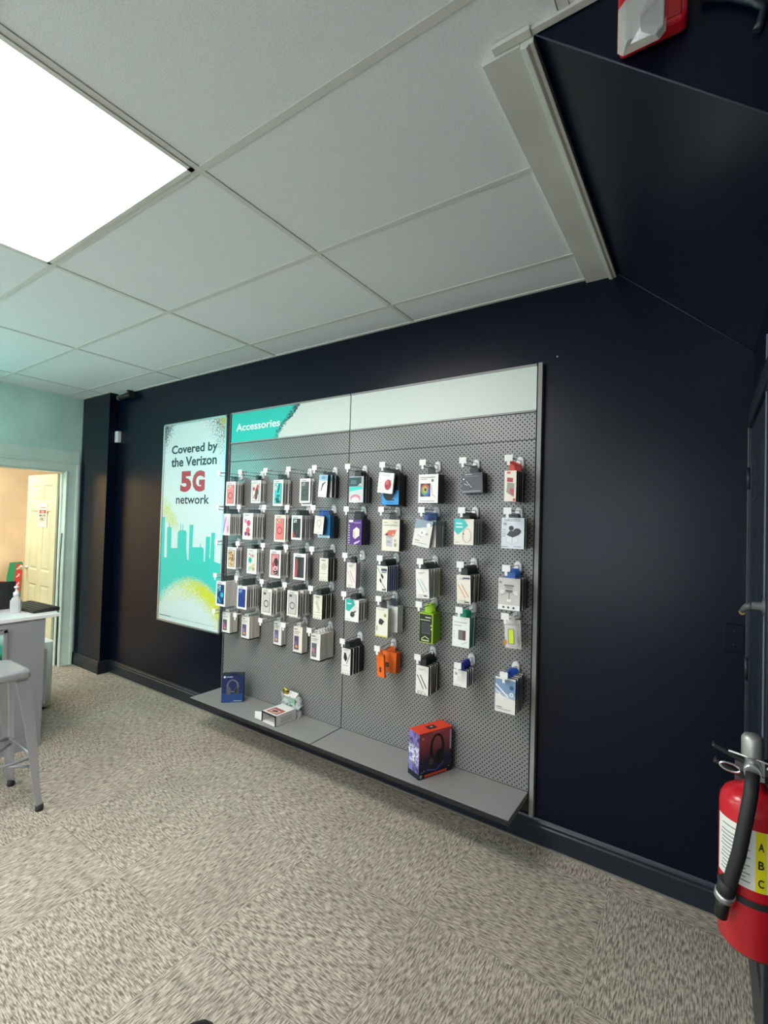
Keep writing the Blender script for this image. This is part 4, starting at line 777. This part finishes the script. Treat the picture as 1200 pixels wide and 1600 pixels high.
t = thing('wall_plate', 'navy-painted blank wall plate near the right corner', 'wall plate', (.10, -.001, 1.11))
MB().box((-.036, -.006, 0), (.036, 0, .115), NAVY).build('plate', t, .002)
for z in (.03, .085): MB().lathe([(.004, -.006), (.003, -.0075), (0, -.008)], (0, 0, z), NAVYT, 10, 1).build('screw', t)
t = thing('wall_screw', 'tiny bright screw head in the navy wall above the pegboard corner', 'screw', (-.645, -.001, 2.49))
MB().lathe([(.005, 0), (.004, -.003), (0, -.004)], (0, 0, 0), ALU, 10, 1).build('screw_head', t)
t = thing('alarm_strobe', 'red fire alarm strobe with a faceted clear lens on the soffit', 'alarm', (-.11, SY - .001, 2.664))
MB().box((-.066, -.046, .006), (.066, 0, .15), RED).build('housing', t, .012, 3)
MB().box((.030, -.050, .01), (.055, -.046, .14), mat('9a1016', .3)).build('grille', t, .002)
rg = random.Random(5)
LX, LZ0 = -.018, .036
MB().loft([[(a + LX, -.046, b + LZ0) for a, b in rrect(.092, .118, .012, 1)], [(a * .92 + LX, -.062, b * .92 + LZ0 - .006) for a, b in rrect(.092, .118, .014, 1)], [(a * .3 + LX - .012, -.080, b * .35 + LZ0 - .040) for a, b in rrect(.092, .118, .012, 1)]], m_clear('clear_lens', (.95, .95, .93), .35, .05)).build('lens', t)
MB().loft([[(a + LX + rg.uniform(-.004, .004), -.047, b + LZ0) for a, b in rrect(.084, .108, .01, 3)], [(a * .7 + LX + rg.uniform(-.010, .010), -.056 + rg.uniform(-.004, .004), b * .75 + LZ0 - .006 + rg.uniform(-.010, .010)) for a, b in rrect(.084, .108, .01, 3)], [(a * .25 + LX - .008, -.064 + rg.uniform(-.005, .005), b * .3 + LZ0 - .02 + rg.uniform(-.006, .006)) for a, b in rrect(.084, .108, .01, 3)]], CHROME).build('reflector', t)
tag(MB().tube([(-.02, SY - .012, 2.72), (.03, SY - .012, 2.69), (.064, SY - .012, 2.66), (.082, SY - .011, 2.638), (.076, SY - .01, 2.612), (.07, SY - .008, 2.60)], .008, NAVYT, 8).build('conduit'), 'navy-painted cable conduit on the soffit beside the strobe', 'conduit')

# ------------------------------------------------------------------ fire extinguisher
EX, EY, EZ, ER = .0895, -1.20, .745, .060
t = thing('fire_extinguisher', 'red fire extinguisher with black hose hanging on the right wall', 'fire extinguisher', (EX, EY, EZ))
prof = [(.0, .012), (.035, .008), (.050, .0), (ER, .012), (ER, .285), (.058, .300), (.050, .314), (.036, .324), (.020, .330), (.018, .345), (0, .345)]
MB().lathe(prof, (0, 0, 0), RED, 48).build('cylinder', t)
def wrap(a0, a1, z0, z1, m, r, n=18):
    vs = []
    for k in range(n + 1):
        a = math.radians(a0 + (a1 - a0) * k / n)
        for z in (z0, z1): vs.append((r * math.cos(a), r * math.sin(a), z))
    return MB().add(vs, [(2 * k, 2 * k + 2, 2 * k + 3, 2 * k + 1) for k in range(n)], m, True)
wrap(195, 345, .145, .265, mat('e6e4de', .4), ER + .0006).build('label', t)
w = MB()
for k in range(12):
    z = .157 + .008 * k
    if k == 11: z = .25
    ww = wrap(205 + (k % 3) * 2, 262 - (k * 7) % 14, z, z + .0028, mat('8f8f8c', .5), ER + .0009, 8); w.add(ww.v, ww.f, ww.mats[0], True)
w.build('fine_print', t)
A0, A1 = 270, 287
wrap(A0, A1, .145, .265, mat('e8dc1e', .4), ER + .0010, 6).build('yellow_strip', t)
for s, z in (('A', .228), ('B', .192), ('C', .156)):
    a = math.radians((A0 + A1) / 2); rr_ = ER + .0022
    text_mesh(s, BLACK, .0095, .0165, (rr_ * math.cos(a) + .0047 * math.sin(a), rr_ * math.sin(a) - .0047 * math.cos(a), z), ux=(-math.sin(a), math.cos(a), 0), bold=.02, parent=t)
wrap(293, 301, .241, .261, BLACK, ER + .0011, 4).build('symbol', t)
b = wrap(0, 360, .110, .124, RUBBER, ER + .0015, 40); b.build('strap', t)
MB().tube([(0, 0, .340), (0, 0, .375)], .016, ALU, 18).box((-.016, -.028, .352), (.016, .018, .392), ALU).lathe([(.017, .392), (.019, .398), (.019, .432), (.015, .440), (0, .442)], (-.004, -.012, 0), mat((.42, .42, .40), .4, .6, 'dull_alloy'), 20).build('valve', t)
MB().prism([(-.075, .395), (-.07, .403), (-.02, .384), (.05, .39), (.05, .378), (-.02, .374)], 1, -.010, .010, BLACK).build('lever', t, .002)
MB().prism([(-.072, .362), (-.066, .370), (-.02, .352), (.04, .352), (.04, .344), (-.02, .342)], 1, -.010, .010, BLACK).build('carry_handle', t, .002)
MB().tube([(-.03 + .018 * math.cos(q) - .012, -.03, .368 + .008 * math.sin(q) - .12 * .018 * math.cos(q)) for q in [2 * PI * k / 16 for k in range(17)]], .0026, CHROME, 6).tube([(-.012, -.03, .366), (.02, -.025, .362)], .0025, CHROME, 6).build('pull_ring', t)
MB().tube([(.02, -.03, .385), (.035, -.035, .378), (.05, -.03, .392)], .004, WPL, 6).tube([(-.045, -.024, .400), (.03, -.03, .392)], .0018, WPL, 6).build('safety_seal', t)
hp = [(-.004, -.03, .382), (-.006, -.060, .378), (-.010, -.080, .345), (-.018, -.084, .29), (-.028, -.082, .22), (-.040, -.074, .16), (-.048, -.066, .125)]
MB().tube(hp[:2], .015, ALU, 14).build('coupling', t)
MB().tube(hp[1:], .0125, RUBBER, 14).build('hose', t)
MB().tube([(-.044, -.068, .152), (-.050, -.064, .118)], .0165, RUBBER, 14).tube([(-.048, -.066, .126), (-.051, -.062, .112)], .018, ALU, 14).tube([(-.050, -.064, .118), (-.056, -.058, .070)], [.013, .012], BLACK, 14).build('nozzle', t)
MB().box((-.03, ER - .0, .30), (.045, ER + .004, .35), STEELD).box((.045, -.02, .28), (XR - EX, .02, .38), STEELD).build('wall_bracket', t)
# toe of a shoe at the bottom edge
t = thing('shoe', 'black rounded shoe toe at the bottom edge of the picture', 'shoe', (-1.285, -1.66, 0), math.radians(-8))
def ring(y, w_, h_): return [(w_ * math.cos(q) , y, max(.004, h_ * (.5 + .5 * math.sin(q)))) for q in [2 * PI * k / 16 for k in range(16)]]
MB().loft([ring(-.14, .030, .07), ring(-.10, .036, .085), ring(.0, .040, .075), ring(.06, .045, .06), ring(.105, .043, .048), ring(.135, .032, .038), ring(.150, .014, .026)], mat('17171a', .5), True).build('upper', t)
MB().prism([(p[0], p[1]) for p in rrect(.09, .30, .044)], 2, 0, .012, RUBBER).build('sole', t)
